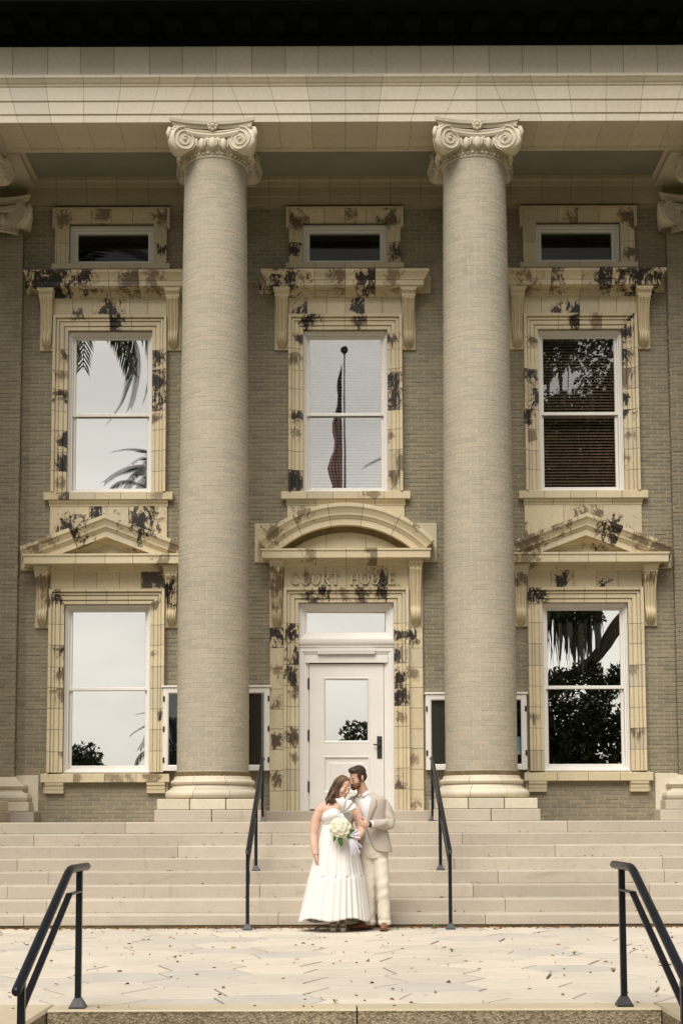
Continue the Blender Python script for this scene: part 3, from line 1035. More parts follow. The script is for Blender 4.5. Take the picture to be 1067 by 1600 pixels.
# timber door frame, transom, leaf
FR2 = [(0, -.035), (.02, -.035), (.026, -.05), (.05, -.055), (.056, -.08), (.085, -.085), (.09, -.11), (.118, -.115), (.12, -.26), (0, -.26)]
fr = G()
frame_run(fr, .715, 3.93, 4.487, FR2)
tr = put(fr, 'transom_window', 'door_paint', court)
put(G().extrude([(0, -.20), (0, -.045), (.02, -.03), (.05, -.03), (.06, -.01), (.085, .0), (.12, .005), (.122, -.20)], (-.715, YW, 3.803), XA, 1.43, ZA, N_), 'transom_rail', 'door_paint', tr)
dfr = G()
FR3 = [(0, -.04), (.045, -.04), (.055, -.055), (.075, -.058), (.082, -.075), (.115, -.078), (.118, -.10), (.149, -.104), (.150, -.24), (0, -.24)]
frame_run(dfr, .715, 1.36, 3.80, FR3, False)
dfr.box(-.62, .62, YW + .05, YW + .2, 3.585, 3.7)
door_fr = put(dfr, 'door_frame', 'door_paint', court)
vg = G().box(-.43, .43, YW + .010, YW + .045, 3.705, 3.795)
for i in range(58):
    x = -.42 + .84 * i / 57
    vg.box(x - .0042, x + .0042, YW - .003, YW + .0095, 3.712, 3.776)
put(vg, 'vent_grille', 'white_paint', court)
YL = YW + .10
lf = G()
lw, z0, z1 = .559, 1.372, 3.568
lf.box(-lw, -.355, YL, YL + .045, z0, z1); lf.box(.355, lw, YL, YL + .045, z0, z1)
lf.box(-.355, .355, YL + .0005, YL + .045, 3.365, z1); lf.box(-.355, .355, YL + .0005, YL + .045, 2.18, 2.372); lf.box(-.355, .355, YL + .0005, YL + .045, z0, 1.62)
lf.box(-.36, .36, YL + .022, YL + .044, 1.6, 2.2)
PM = [(0, .0), (.012, .006), (.03, -.004), (.04, -.02), (0, -.022)]
for (a, b, c, d) in ((-.355, .355, 1.62, 2.18), (-.355, .355, 2.372, 3.365)):
    lf.extrude(PM, (a, YL, c), ZA, d - c, (1, 0, 0), N_, (1, 0), (-1, 0)); lf.extrude(PM, (b, YL, c), ZA, d - c, (-1, 0, 0), N_, (1, 0), (-1, 0))
    lf.extrude(PM, (a, YL, d), XA, b - a, (0, 0, -1), N_, (1, 0), (-1, 0)); lf.extrude(PM, (a, YL, c), XA, b - a, ZA, N_, (1, 0), (-1, 0))
lf.cbox(-.26, .26, YL + .010, YL + .03, 1.72, 2.08, .012)
door = put(lf, 'door', 'door_paint', court, label='cream panelled door with one large glass light')
def tilted(g, cy, deg):
    # the glazing sits a little skew in its rebate
    a = math.radians(deg)
    g.v = [(x * math.cos(a) - (y - cy) * math.sin(a), cy + x * math.sin(a) + (y - cy) * math.cos(a), z) for x, y, z in g.v]
    return g
put(tilted(G().box(-.36, .36, YL + .026, YL + .03, 2.36, 3.38), YL + .028, 1.7), 'pane', 'glass_door', door)
put(tilted(G().box(-.60, .60, YW + .20, YW + .204, 4.03, 4.38), YW + .202, 1.7), 'pane', 'glass_door', tr)
h_ = G().cbox(.455, .530, YL - .014, YL + .004, 2.14, 2.475, .006)
h_.cbox(.475, .510, YL - .05, YL - .012, 2.33, 2.36, .005).cbox(.40, .512, YL - .062, YL - .045, 2.335, 2.357, .004)
h_.ellipsoid((.4925, YL - .018, 2.42), (.018, .012, .018), 10, 6)
put(h_, 'handle', 'hinge_metal', door)
for z in (1.72, 2.49, 3.27):
    put(G().tube([(-.568, YL - .008, z - .085), (-.568, YL - .008, z + .085)], .012, 8).box(-.585, -.555, YL - .002, YL + .002, z - .08, z + .08), 'hinge', 'hinge_metal', door)
put(G().cbox(-.55, .55, YL - .004, YL + .03, 1.362, 1.39), 'kick_strip', 'hinge_metal', door)
core, bl = G(), []
run(core, bl, 'threshold_stone', [(0, -.5), (0, .30), (.145, .30), (.158, .285), (.16, -.5)], (-1.20, YW, PORCH), XA, 2.40, ZA, N_, [.85, 1.72], mat='limestone')
th = put(core, 'threshold', 'joint', court); settle(th, bl)

# ---- terracotta band on the wall under the ceiling
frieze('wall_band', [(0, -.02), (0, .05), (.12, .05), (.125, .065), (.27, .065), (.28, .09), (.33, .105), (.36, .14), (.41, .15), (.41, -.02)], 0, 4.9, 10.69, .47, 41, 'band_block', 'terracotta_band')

# ---- entablature over the columns
YE = 19.2
COLX = (-5.50, -1.85, 1.85, 5.50)
ARCHI = [(0, -.90), (0, -.82), (.035, -.81), (.035, -.78), (.075, -.75), (.075, -.135), (.035, -.115), (.035, -.10), (0, -.09), (0, 0), (.115, .0), (.117, .018), (.30, .02), (.302, .038), (.50, .04), (.505, .055), (.525, .06), (.545, .085), (.585, .115), (.592, .128), (.63, .13), (.63, -.90)]
core, bl = G(), []
EX = 6.2
cuts, shear = [], {}
spans = [(-EX, COLX[0], -EX - 1.2), (COLX[0], COLX[1], (COLX[0] + COLX[1]) / 2), (COLX[1], COLX[2], 0.0), (COLX[2], COLX[3], (COLX[2] + COLX[3]) / 2), (COLX[3], EX, EX + 1.2)]
r_ = random.Random(5)
for a, b, m in spans:
    n = max(1, round((b - a) / .47))
    for i in range(n + 1):
        xx = a + (b - a) * i / n
        if xx <= -EX + .01 or xx >= EX - .01:
            continue
        if i in (0, n):
            if all(abs(xx + EX - q) > .05 for q in cuts):
                cuts.append(xx + EX); shear[round(xx + EX, 4)] = 0.0
        else:
            xx += r_.uniform(-.012, .012)
            cuts.append(xx + EX); shear[round(xx + EX, 4)] = .30 * (xx - m)
cuts.sort()
run(core, bl, 'architrave_block', ARCHI, (-EX, YE, 11.0), XA, 2 * EX, ZA, N_, cuts, mat='terracotta_entab', gap=.005, fan=lambda q: shear[round(q, 4)])
n = round(2 * EX / .475)
run(core, bl, 'frieze_block', [(0, -.5), (0, .03), (.46, .03), (.46, -.5)], (-EX, YE, 11.632), XA, 2 * EX, ZA, N_, [2 * EX * i / n + r_.uniform(-.015, .015) + .11 for i in range(1, n)], mat='terracotta_entab')
ent = put(core, 'entablature', 'joint', court); settle(ent, bl)
for x in COLX:
    put(G().box(x - .56, x + .56, YE + .095, YE + .795, 10.996, 11.09), 'soffit_block', 'terracotta_entab', ent)
# ends of the entablature run back to the wall; beams from the corner columns
for s in (-1, 1):
    g = G().box(*sorted((s * 4.77, s * 6.2)), YE + .905, YW, 10.96, 11.7)
    g.box(*sorted((s * 4.71, s * 4.772)), YE + .906, YW - .16, 11.04, 11.12)
    put(g, 'ceiling_beam', 'terracotta_entab', court)
put(G().box(-4.9, 4.9, YE + .88, YW + .1, 11.10, 11.14), 'ceiling', 'plaster', court)
g = G().box(-4.77, 4.77, YE + .9005, YE + .96, 11.03, 11.12)
put(g, 'ceiling_moulding', 'terracotta_entab', court)
# dark painted cornice with modillions
COR = [(0, -.3), (0, .06), (.05, .07), (.055, .10), (.14, .11), (.145, .15), (.16, .17), (.20, .20), (.22, .22), (.22, .74), (.23, .77), (.40, .79), (.42, .84), (.52, .92), (.56, .94), (.60, .94), (.60, -.3)]
cor = put(G().extrude(COR, (-7.2, YE, 12.095), XA, 14.4, ZA, N_), 'cornice', 'cornice_paint', court)
md = G().extrude([(-.13, .20), (-.13, .40), (-.10, .48), (-.05, .51), (.0, .51), (.0, .20)], (-.11, 0, 0), XA, .22, ZA, N_).mesh('modillion', 'cornice_paint')
for i in range(31):
    link('modillion', md, cor, (-7.05 + .47 * i, YE, 12.318))
dn = G().box(-.05, .05, -.155, -.1, .06, .14).mesh('dentil', 'cornice_paint')
for i in range(80):
    link('dentil', dn, cor, (-7.1 + .18 * i, YE, 12.095))
put(G().box(-9.6, 9.6, YE + .3, 26, 12.3, 12.75).box(-9.0, 9.0, YW + .01, YW + .45, 10.7, 12.3), 'roof', 'cornice_paint', court)

# ================================================================== COLUMNS
YC = 19.64
Z_BASE, Z_SH0, Z_SH1 = PORCH, 1.885, 10.50
CN, CH = 15, .0662
def shaft_r(z):
    t = max(0, (z - Z_SH0) / (Z_SH1 - Z_SH0))
    return .495 - .052 * max(0, (t - .22) / .78) ** 1.35
def course_bricks(k, cx, only=None, drop=None, seed=0):
    r = np.random.default_rng(1000 * seed + k)
    z0 = Z_SH0 + k * CH
    R0 = shaft_r(z0 + CH / 2)
    v, f = [], []
    for i in range(CN):
        if drop and (k, i) in drop:
            continue
        a0 = 2 * PI * (i + (k % 2) * .5) / CN + .0105
        a1 = a0 + 2 * PI / CN - .021
        R = R0 + r.normal(0, .0005)
        b = len(v)
        for a in (a0, a0 + (a1 - a0) / 3, a0 + 2 * (a1 - a0) / 3, a1):
            ca, sa = math.cos(a), math.sin(a)
            for rr, zz in ((R, z0 + .0036), (R, z0 + CH - .0036), (R - .02, z0 + CH - .0036), (R - .02, z0 + .0036)):
                v.append((cx + rr * ca, YC + rr * sa, zz))
        for j in (0, 1, 2):
            o = b + 4 * j
            f += [(o, o + 4, o + 5, o + 1), (o + 1, o + 5, o + 6, o + 2), (o + 3, o + 7, o + 4, o)]
        f += [(b, b + 1, b + 2, b + 3), (b + 15, b + 14, b + 13, b + 12)]
    return v, f
NCOURSE = int((Z_SH1 - Z_SH0) / CH)
single = set()
for k in range(0, 25):
    a = [(abs(((2 * PI * (i + (k % 2) * .5 + .5) / CN) - 1.5 * PI + PI) % (2 * PI) - PI), i) for i in range(CN)]
    for d, i in sorted(a)[:6]:
        single.add((k, i))
def volute_part(cx, cy, cz, sx, sy):
    """corner volute: two scrolled discs set in a V about the diagonal, joined by the rolled rim"""
    g = G()
    R, n = .168, 28
    th = math.radians(22)
    # disc A faces -Y side (front), disc B faces the flank
    def frame(ax, ay, tx, ty):
        return Vector((ax, ay, 0)), Vector((tx, ty, 0))
    nA, tA = Vector((-sx * math.sin(th) * -1 * 0 + sx * math.sin(th) * -1, sy * math.cos(th), 0)), Vector((sx * math.cos(th), sy * math.sin(th), 0))
    nB, tB = Vector((sx * math.cos(th), -sy * math.sin(th), 0)), Vector((sx * math.sin(th), sy * math.cos(th), 0))
    cA = Vector((cx + sx * .385, cy + sy * .545, cz))
    cB = Vector((cx + sx * .545, cy + sy * .385, cz))
    rings = []
    for c0, nrm, tan in ((cA, nA, tA), (cB, nB, tB)):
        ring = []
        for i in range(n):
            a = 2 * PI * i / n
            ring.append(c0 + tan * (R * 1.02 * math.cos(a)) + Vector((0, 0, R * math.sin(a))))
        rings.append((ring, c0, nrm, tan))
    # body joining the two rims, pushed outward along the diagonal
    dg = Vector((sx, sy, 0)).normalized()
    v, f = [], []
    steps = 5
    for j in range(steps + 1):
        t = j / steps
        for i in range(n):
            a = 2 * PI * i / n
            p = rings[0][0][i].lerp(rings[1][0][i], t)
            out = max(0, math.cos(a))
            bul = 4 * t * (1 - t)
            p = p + dg * (.050 * out * bul) - Vector((0, 0, 1)) * (.02 * bul * max(0, -math.sin(a))) 
            v.append(tuple(p))
    for j in range(steps):
        for i in range(n):
            a, b = j * n + i, j * n + (i + 1) % n
            f.append((a, b, b + n, a + n))
    f += [tuple(range(n)), tuple(steps * n + i for i in reversed(range(n)))]
    g.add(v, f)
    for ring, c0, nrm, tan in rings:
        pts, rad = [], []
        turns = 2.35
        for i in range(64):
            q = i / 63
            a = PI * .5 + 2 * PI * turns * q * 1.0
            r = R * (1 - .03) * (1 - q) ** .85 + .012
            pts.append(c0 + nrm * .006 + tan * (r * math.cos(a) * -1) + Vector((0, 0, r * math.sin(a))))
            rad.append(.0155 * (1 - .55 * q))
        g.tube(pts, rad, 6)
        g.ellipsoid(c0 + nrm * .008, (.024, .024, .024), 10, 6)
    return g
def capital(part, cx, cz, cy, mat):
    """cz = underside of the architrave"""
    eye = cz - .30
    for sx in (-1, 1):
        for sy in (-1, 1):
            o = put(volute_part(cx, cy, eye, sx, sy), 'volute', mat, part, True)
            autosmooth(o.data, 50)
    # concave abacus in three mouldings
    g = G()
    lv = [(-.135, .515, .40), (-.105, .525, .41), (-.10, .555, .435), (-.055, .575, .455), (-.05, .60, .475), (-.004, .605, .48)]
    n = 9
    rings = []
    for dz, hc, hm in lv:
        ring = []
        for q, (ex, ey) in enumerate(((1, 0), (0, 1), (-1, 0), (0, -1))):
            tx, ty = -ey, ex
            for i in range(n):
                t = -1 + 2 * (i + .0) / (n - 1)
                t *= .985
                d = hm + (hc - hm) * abs(t) ** 2.2
                ring.append((cx + ex * d + tx * t * hc, cy + ey * d + ty * t * hc, cz + dz))
        rings.append(ring)
    m = len(rings[0])
    v = [p for r in rings for p in r]
    f = [(j * m + i, j * m + (i + 1) % m, (j + 1) * m + (i + 1) % m, (j + 1) * m + i) for j in range(len(rings) - 1) for i in range(m)]
    f += [tuple(reversed(range(m))), tuple((len(rings) - 1) * m + i for i in range(m))]
    put(g.add(v, f), 'abacus', mat, part)
    # channel between the volutes, bell, bead and egg mouldings
    g = G().lathe([(.435, cz - .52), (.455, cz - .515), (.462, cz - .50), (.450, cz - .485), (.448, cz - .47), (.46, cz - .43), (.50, cz - .36), (.52, cz - .30), (.47, cz - .24), (.45, cz - .13)], 40, cx, cy)
    for ex, ey in ((0, -1), (1, 0), (0, 1), (-1, 0)):
        tx, ty = -ey, ex
        pts, pts2 = [], []
        for i in range(13):
            t = -1 + 2 * i / 12
            d = .475 + .06 * abs(t) ** 2
            pts.append((cx + ex * d + tx * t * .40, cy + ey * d + ty * t * .40, cz - .150 - .018 * (1 - t * t)))
            pts2.append((cx + ex * (d - .02) + tx * t * .37, cy + ey * (d - .02) + ty * t * .37, cz - .195 - .02 * (1 - t * t)))
        g.tube(pts, .020, 7)
        g.tube(pts2, .042, 7)
    o = put(g, 'capital_bell', mat, part, True); autosmooth(o.data, 45)
    be = G()
    for i in range(44):
        a = 2 * PI * i / 44
        be.ellipsoid((cx + .462 * math.cos(a), cy + .462 * math.sin(a), cz - .462), (.027, .027, .024) if i % 3 else (.016, .016, .026), 7, 5)
    put(be, 'bead_moulding', mat, part, True, kind='stuff')
    eg = G()
    for ex, ey in ((0, -1), (1, 0), (0, 1), (-1, 0)):
        base = math.atan2(ey, ex)
        for da, sx in ((0, 1.0), (-.30, .82), (.30, .82)):
            a = base + da
            rr = .515
            R3 = Matrix.Rotation(a, 3, 'Z')
            eg.ellipsoid((cx + rr * math.cos(a), cy + rr * math.sin(a), cz - .345), (.045, .062 * sx, .085), 10, 8, R3)
            for dd in (-.125, .125):
                b = a + dd
                eg.tube([(cx + (rr + .02) * math.cos(b + k * dd * .12), cy + (rr + .02) * math.sin(b + k * dd * .12), cz - .27 - .13 * q) for q, k in ((0, 0), (.35, 0), (.7, -.6), (1, -2.2))], .011, 6)
    put(eg, 'egg_moulding', mat, part, True, kind='stuff')
    # rosette on each side and leaf tufts under the corners
    for ex, ey in ((0, -1), (1, 0), (0, 1), (-1, 0)):
        ro = G()
        d = .50
        c0 = Vector((cx + ex * d, cy + ey * d, cz - .085))
        tx = Vector((-ey, ex, 0))
        for i in range(8):
            a = 2 * PI * i / 8
            ro.ellipsoid(c0 + tx * .052 * math.cos(a) + Vector((0, 0, .052 * math.sin(a))), (.027, .027, .027), 7, 5)
        ro.ellipsoid(c0 + Vector((ex, ey, 0)) * .014, (.032, .032, .032), 8, 6)
        put(ro, 'rosette', mat, part, True)
    for sx in (-1, 1):
        for sy in (-1, 1):
            lf_ = G()
            c0 = Vector((cx + sx * .50, cy + sy * .50, cz - .15))
            for i in range(9):
                q = Vector((random.uniform(-.07, .07), random.uniform(-.07, .07), random.uniform(-.035, .035)))
                lf_.ellipsoid(c0 + q, (.038, .038, .026), 6, 4)
            lf_.tube([(cx + sx * .585, cy + sy * .585, cz - .16), (cx + sx * .605, cy + sy * .605, cz - .24), (cx + sx * .60, cy + sy * .60, cz - .33)], [.03, .034, .02], 6)
            put(lf_, 'corner_leaf', mat, part, True)

def column(cx, bricks_apart, seed):
    core = G().lathe([(shaft_r(z) - .0026, z) for z in np.linspace(Z_SH0, Z_SH1, 26)], 90, cx, YC)
    part = put(core, 'column', 'column_mortar', court, True)
    drop = single if bricks_apart else None
    v, f = [], []
    for k in range(NCOURSE):
        a, b = course_bricks(k, cx, None, drop, seed)
        n = len(v)
        v += a; f += [tuple(i + n for i in q) for q in b]
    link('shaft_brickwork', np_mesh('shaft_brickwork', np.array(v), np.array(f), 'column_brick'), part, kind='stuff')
    # base: two rows of moulded stones on a square plinth and block
    up = [(.40, 1.695), (.54, 1.695), (.545, 1.705), (.568, 1.715), (.578, 1.738), (.568, 1.762), (.545, 1.772), (.535, 1.775), (.53, 1.80), (.515, 1.83), (.503, 1.86), (.499, 1.888), (.40, 1.888)]
    lo = [(.40, 1.507), (.60, 1.507), (.632, 1.52), (.650, 1.55), (.652, 1.575), (.64, 1.61), (.61, 1.632), (.59, 1.636), (.588, 1.65), (.56, 1.665), (.55, 1.69), (.40, 1.69)]
    q = -PI / 2
    for i in range(8):
        for prof, sh in ((up, .0), (lo, .06)):
            a0 = q - PI / 8 + i * PI / 4 + sh
            o = put(G().revolve(prof, a0 + .005, a0 + PI / 4 - .005, 7, cx, YC), 'base_stone', 'terracotta_column', part, True)
            autosmooth(o.data, 40)
    pl = [(-.68, -.245), (-.24, .235), (.24, .68)]
    for a, b in pl:
        put(G().cbox(cx + a, cx + b - .006, YC - .68, YC + .68, 1.362, 1.503), 'plinth_stone', 'terracotta_column', part)
    for a, b in ((-.71, .05), (.055, .71)):
        put(G().cbox(cx + a, cx + b - .004, YC - .71, YC + .71, PORCH, 1.358), 'plinth_block', 'limestone', part)
    put(G().box(cx - .65, cx + .65, YC - .65, YC + .65, 1.21, 1.50).lathe([(.0, 1.5), (.53, 1.52), (.52, 1.88), (0, 1.885)], 40, cx, YC), 'plinth_bed', 'joint', part)
    capital(part, cx, 11.0, YC, 'terracotta_column')
    return part
c1 = column(COLX[1], True, 1)
# the bricks nearest the eye are single objects; courses of one parity share their meshes
cache = {}
for (k, i) in sorted(single):
    key = (k % 2, i)
    if key not in cache:
        r0 = shaft_r(Z_SH0)
        a0 = 2 * PI * (i + (k % 2) * .5) / CN + .0105
        a1 = a0 + 2 * PI / CN - .021
        v = []
        for a in (a0, a0 + (a1 - a0) / 3, a0 + 2 * (a1 - a0) / 3, a1):
            for rr, zz in ((r0, .0036), (r0, CH - .0036), (r0 - .02, CH - .0036), (r0 - .02, .0036)):
                v.append((rr * math.cos(a), rr * math.sin(a), zz))
        f = []
        for j in range(3):
            o = 4 * j
            f += [(o, o + 4, o + 5, o + 1), (o + 1, o + 5, o + 6, o + 2), (o + 3, o + 7, o + 4, o)]
        f += [(0, 1, 2, 3), (15, 14, 13, 12)]
        cache[key] = new_mesh('brick', v, f, 'column_brick')
    link('brick', cache[key], c1, (COLX[1] + rng.normal(0, .0004), YC + rng.normal(0, .0004), Z_SH0 + k * CH))
c2 = clone(c1, COLX[2] - COLX[1])
column(COLX[0], False, 2)
column(COLX[3], False, 3)

# ---- pilasters on the wall behind the corner columns
for s in (-1, 1):
    cx = s * 5.36
    pil = put(G().box(cx - .425, cx + .425, YW - .113, YW, 1.88, 10.3), 'pilaster', 'mortar', court)
    V, F = brick_boxes(wall_rows(cx - .43, cx + .43, 1.885, 10.28, YW - .12, [], 9 + int(s)))
    link('pilaster_brickwork', np_mesh('pilaster_brickwork', V, F, 'wall_brick'), pil, kind='stuff')
    rows = []
    for k, (a, b, p, q, z0, z1) in enumerate(wall_rows(0, .12, 1.885, 10.28, 0, [], 5)):
        rows.append((a, b, p, q, z0, z1))
    V, F = brick_boxes(rows)
    V2 = V.copy()
    V2[:, 0] = cx - s * .43 + s * V[:, 1]
    V2[:, 1] = YW - .12 + V[:, 0]
    link('pilaster_brickwork', np_mesh('pilaster_side_brickwork', V2, F, 'wall_brick'), pil, kind='stuff')
    bp = [(0, .14), (0, .34), (.015, .36), (.055, .372), (.10, .36), (.125, .33), (.13, .30), (.15, .275), (.18, .27), (.19, .29), (.225, .31), (.255, .29), (.265, .26), (.31, .20), (.36, .145), (.375, .12), (.375, .05), (0, .05)]
    bp = [(u, w - .02) for u, w in bp]
    core, bl = G(), []
    run(None, bl, 'base_stone', bp, (cx - .43 + .1, YW, 1.507), XA, .66, ZA, N_, [.33], (0, -1), (0, 1), 'terracotta_column')
    for t in (-1, 1):
        bl.append(('base_stone', G().extrude(bp, (cx + t * .33, YW, 1.507), (0, 1, 0), 0, ZA, (t, 0, 0), (0, -1), (0, 0)), 'terracotta_column'))
    bl.append(('plinth_stone', G().cbox(cx - .70, cx + .70, YW - .36, YW + .01, 1.362, 1.503), 'terracotta_column'))
    bl.append(('plinth_block', G().cbox(cx - .80, cx + .80, YW - .45, YW + .01, PORCH, 1.358), 'limestone'))
    bl.append(('base_plate', G().cbox(cx - .77, cx + .77, YW - .02, YW + .01, 1.36, 1.90), 'terracotta_column'))
    for nm, gg, mt in bl:
        put(gg, nm, mt, pil)
    capital(pil, cx, 10.70, YW + .17, 'terracotta_column')

# ================================================================== STEPS
steps = thing('stone_steps', 'broad flight of eight pale limestone steps up to the column bases', 'steps', (0, 16.35, 0))
TR = .355
for i in range(1, 9):
    y = 16.35 + (i - 1) * TR
    z = .15 * i
    d = TR + .08 if i < 8 else 2.7
    zb = -.148 if i > 1 else -.118
    prof = [(zb, 0), (-.016, .003), (-.005, -.001), (0, -.012), (.001, -.03), (.001 if i < 8 else 0, -d), (zb, -d)]
    r_ = random.Random(60 + i)
    cuts, xx = [], r_.uniform(1.0, 2.4)
    while xx < 15.2:
        cuts.append(xx); xx += r_.uniform(2.0, 3.1)
    core = G().box(-8, 8, y + .012, y + d - .02, z - .15 if i > 1 else .0, z - .02)
    part = put(core, 'step', 'joint', steps)
    ends = [0] + cuts + [16]
    for a, b in zip(ends[:-1], ends[1:]):
        dz = r_.uniform(-.003, .001)
        dy = r_.uniform(-.006, .004)
        put(G().extrude(prof, (-8 + a + .003, y + dy, z + dz), XA, b - a - .006, ZA, N_), 'stone', 'limestone', part)

# ================================================================== PLAZA
def sblock(z):  # noqa
    return z
plaza = link('plaza', G().box(-9, 9, 9.52, 16.42, -.62, -.022).mesh('plaza_bed', 'paver_joint'), None, (0, 0, 0), kind='structure', label='forecourt paved with irregular hexagonal flagstones')
def clip(poly, nx, ny, d):
    out = []
    for i in range(len(poly)):
        a, b = poly[i], poly[(i + 1) % len(poly)]
        da, db = a[0] * nx + a[1] * ny - d, b[0] * nx + b[1] * ny - d
        if da <= 0:
            out.append(a)
        if (da < 0 < db) or (db < 0 < da):
            t = da / (da - db)
            out.append((a[0] + (b[0] - a[0]) * t, a[1] + (b[1] - a[1]) * t))
    return out
pts = []
r_ = random.Random(77)
cw, chh = .60, .66
for i in range(-12, 13):
    for j in range(-1, 12):
        pts.append((i * cw + r_.uniform(-.10, .10), 9.5 + (j + (.5 if i % 2 else 0)) * chh + r_.uniform(-.11, .11)))
Y0, Y1 = 9.535, 16.31
n_p = 0
for i, (px, py) in enumerate(pts):
    if not (-5.6 < px < 5.6):
        continue
    poly = [(px - 1.2, py - 1.2), (px + 1.2, py - 1.2), (px + 1.2, py + 1.2), (px - 1.2, py + 1.2)]
    for j, (qx, qy) in enumerate(pts):
        if i == j or abs(qx - px) > 1.8 or abs(qy - py) > 1.8:
            continue
        dx, dy = qx - px, qy - py
        L = math.hypot(dx, dy)
        poly = clip(poly, dx / L, dy / L, ((qx + px) / 2 * dx + (qy + py) / 2 * dy) / L - .0095)
        if not poly:
            break
    if poly:
        poly = clip(poly, 0, -1, -Y0); poly = clip(poly, 0, 1, Y1) if poly else poly
    if not poly or len(poly) < 3:
        continue
    cx = sum(a for a, b in poly) / len(poly); cy = sum(b for a, b in poly) / len(poly)
    if max(b for a, b in poly) - min(b for a, b in poly) < .05:
        continue
    tz, tx_, ty_ = r_.uniform(-.004, .0), r_.uniform(-.004, .004), r_.uniform(-.004, .004)
    # uneven edges: a midpoint on each long side, nudged
    e = []
    for a, b in zip(poly, poly[1:] + poly[:1]):
        e.append(a)
        L = math.hypot(b[0] - a[0], b[1] - a[1])
        if L > .25:
            k = r_.uniform(.4, .6); w = r_.uniform(-.006, .002)
            nx, ny = -(b[1] - a[1]) / L, (b[0] - a[0]) / L
            e.append((a[0] + (b[0] - a[0]) * k - nx * w, a[1] + (b[1] - a[1]) * k - ny * w))
    m = len(e)
    v = []
    for zz, k in ((-.03, 1.0), (-.004, 1.0), (0.0, .985)):
        for a, b in e:
            xx, yy = cx + (a - cx) * k, cy + (b - cy) * k
            v.append((xx, yy, zz + (tz + tx_ * (a - cx) + ty_ * (b - cy) if zz > -.02 else 0)))
    f = [(q * m + k, q * m + (k + 1) % m, (q + 1) * m + (k + 1) % m, (q + 1) * m + k) for q in (0, 1) for k in range(m)]
    f.append(tuple(2 * m + k for k in range(m)))
    link('paver', new_mesh('paver', v, f, 'paver'), plaza)
    n_p += 1

# kerb at the head of the lower flight, its cheek walls, the steps below and the ground
def two_tone(g, name, parent):
    me = g.mesh(name, 'aggregate')
    me.materials.append(M['kerb_top'])
    for p in me.polygons:
        if p.normal.z > .35:
            p.material_index = 1
    return link(name, me, parent)
low = thing('lower_steps', 'concrete kerb and cheek walls at the head of the lower flight in the foreground', 'steps', (0, 9.27, 0))
kp = [(-.15, 0), (-.03, 0), (-.012, .004), (-.002, -.006), (0, -.02), (0, -.262), (-.15, -.262)]
for a, b in ((-1.965, .012), (.022, 1.965)):
    two_tone(G().extrude(kp, (a, 9.27, .001), XA, b - a, ZA, N_), 'kerb_stone', low)
for s in (-1, 1):
    x0, x1 = sorted((s * 1.972, s * 2.75))
    two_tone(G().extrude([(x0, -.64), (x0 + .004, -.02), (x0 + .02, 0), (x1 - .02, 0), (x1 - .004, -.02), (x1, -.64)], (0, 7.3, .001), (0, 1, 0), 2.23, XA, ZA), 'cheek_wall', low)
    x0, x1 = sorted((s * 2.755, s * 9))
    two_tone(G().box(x0, x1, 9.3, 9.53, -.62, .001), 'edge_kerb', low)
for i in range(1, 5):
    y = 9.27 - .42 * i
    two_tone(G().extrude([(-.15, 0), (-.02, 0), (0, -.02), (0, -.44), (-.15, -.44)], (-1.968, y, -.15 * i), XA, 3.936, ZA, N_), 'step', low)
ground = link('ground', new_mesh('ground', [(-600, -700, -.64), (600, -700, -.64), (600, 500, -.64), (-600, 500, -.64)], [(0, 1, 2, 3)], 'ground'), None, kind='structure')
link('walkway', new_mesh('walkway', [(-2.4, -40, -.632), (2.4, -40, -.632), (2.4, 7.7, -.632), (-2.4, 7.7, -.632)], [(0, 1, 2, 3)], 'walk'), None, kind='structure')

# ================================================================== NOTICE BOARDS
def notice_board(x0, x1, z0, z1, label, mats):
    t = thing('notice_board', label, 'notice board', ((x0 + x1) / 2, YW, z0), 'glazed notice boards on the wall')
    y0 = YW - .125
    g = G().box(x0 + .01, x1 - .01, YW - .05, YW - .002, z0 + .01, z1 - .01)
    for a, b, c, d in ((x0, x0 + .03, z0, z1), (x1 - .03, x1, z0, z1), (x0 + .03, x1 - .03, z0, z0 + .03), (x0 + .03, x1 - .03, z1 - .03, z1)):
        g.box(a, b, y0 + .02, YW - .002, c, d)
    put(g, 'cabinet', 'white_paint', t)
    put(G().cbox(x0 - .02, x1 + .02, y0 - .02, YW - .001, z1 - .002, z1 + .028, .006), 'top_cap', 'white_paint', t)
    m = (x0 + x1) / 2
    for k, (a, b) in enumerate(((x0 + .004, m - .003), (m + .003, x1 - .004))):
        w = .082
        p = [(0, 0), (w - .015, 0), (w, -.012), (w, -.03), (0, -.03)]
        g = G()
        for (A, T, L, U) in (((a, y0, z0 + .004), ZA, z1 - z0 - .012, (1, 0, 0)), ((b, y0, z0 + .004), ZA, z1 - z0 - .012, (-1, 0, 0)), ((a, y0, z1 - .008), XA, b - a, (0, 0, -1)), ((a, y0, z0 + .004), XA, b - a, ZA)):
            g.extrude(p, A, T, L, U, N_, (1, 0), (-1, 0))
        d = put(g, 'door', 'white_paint', t)
        put(G().box(a + w - .01, b - w + .01, y0 + .016, y0 + .019, z0 + w, z1 - w), 'pane', 'glass_board', d)
        hx = a + .012 if k == 0 else b - .012
        hz = (z0 + .16, (z0 + z1) / 2, z1 - .17) if x0 < 0 else (z0 + .25, z1 - .22)
        for z in hz:
            put(G().tube([(hx, y0 - .006, z - .04), (hx, y0 - .006, z + .04)], .009, 7).box(hx - .014, hx + .014, y0 - .004, y0 - .0005, z - .038, z + .038), 'hinge', 'hinge_metal', d)
        put(G().box(a + .02, b - .02, YW - .06, YW - .051, z0 + .03, z1 - .03), 'felt_panel', mats[k], t)
    return t
notice_board(-2.733, -1.144, 1.957, 3.20, 'white framed glazed notice board behind the left column, empty black panel', ('black_board', 'black_board'))
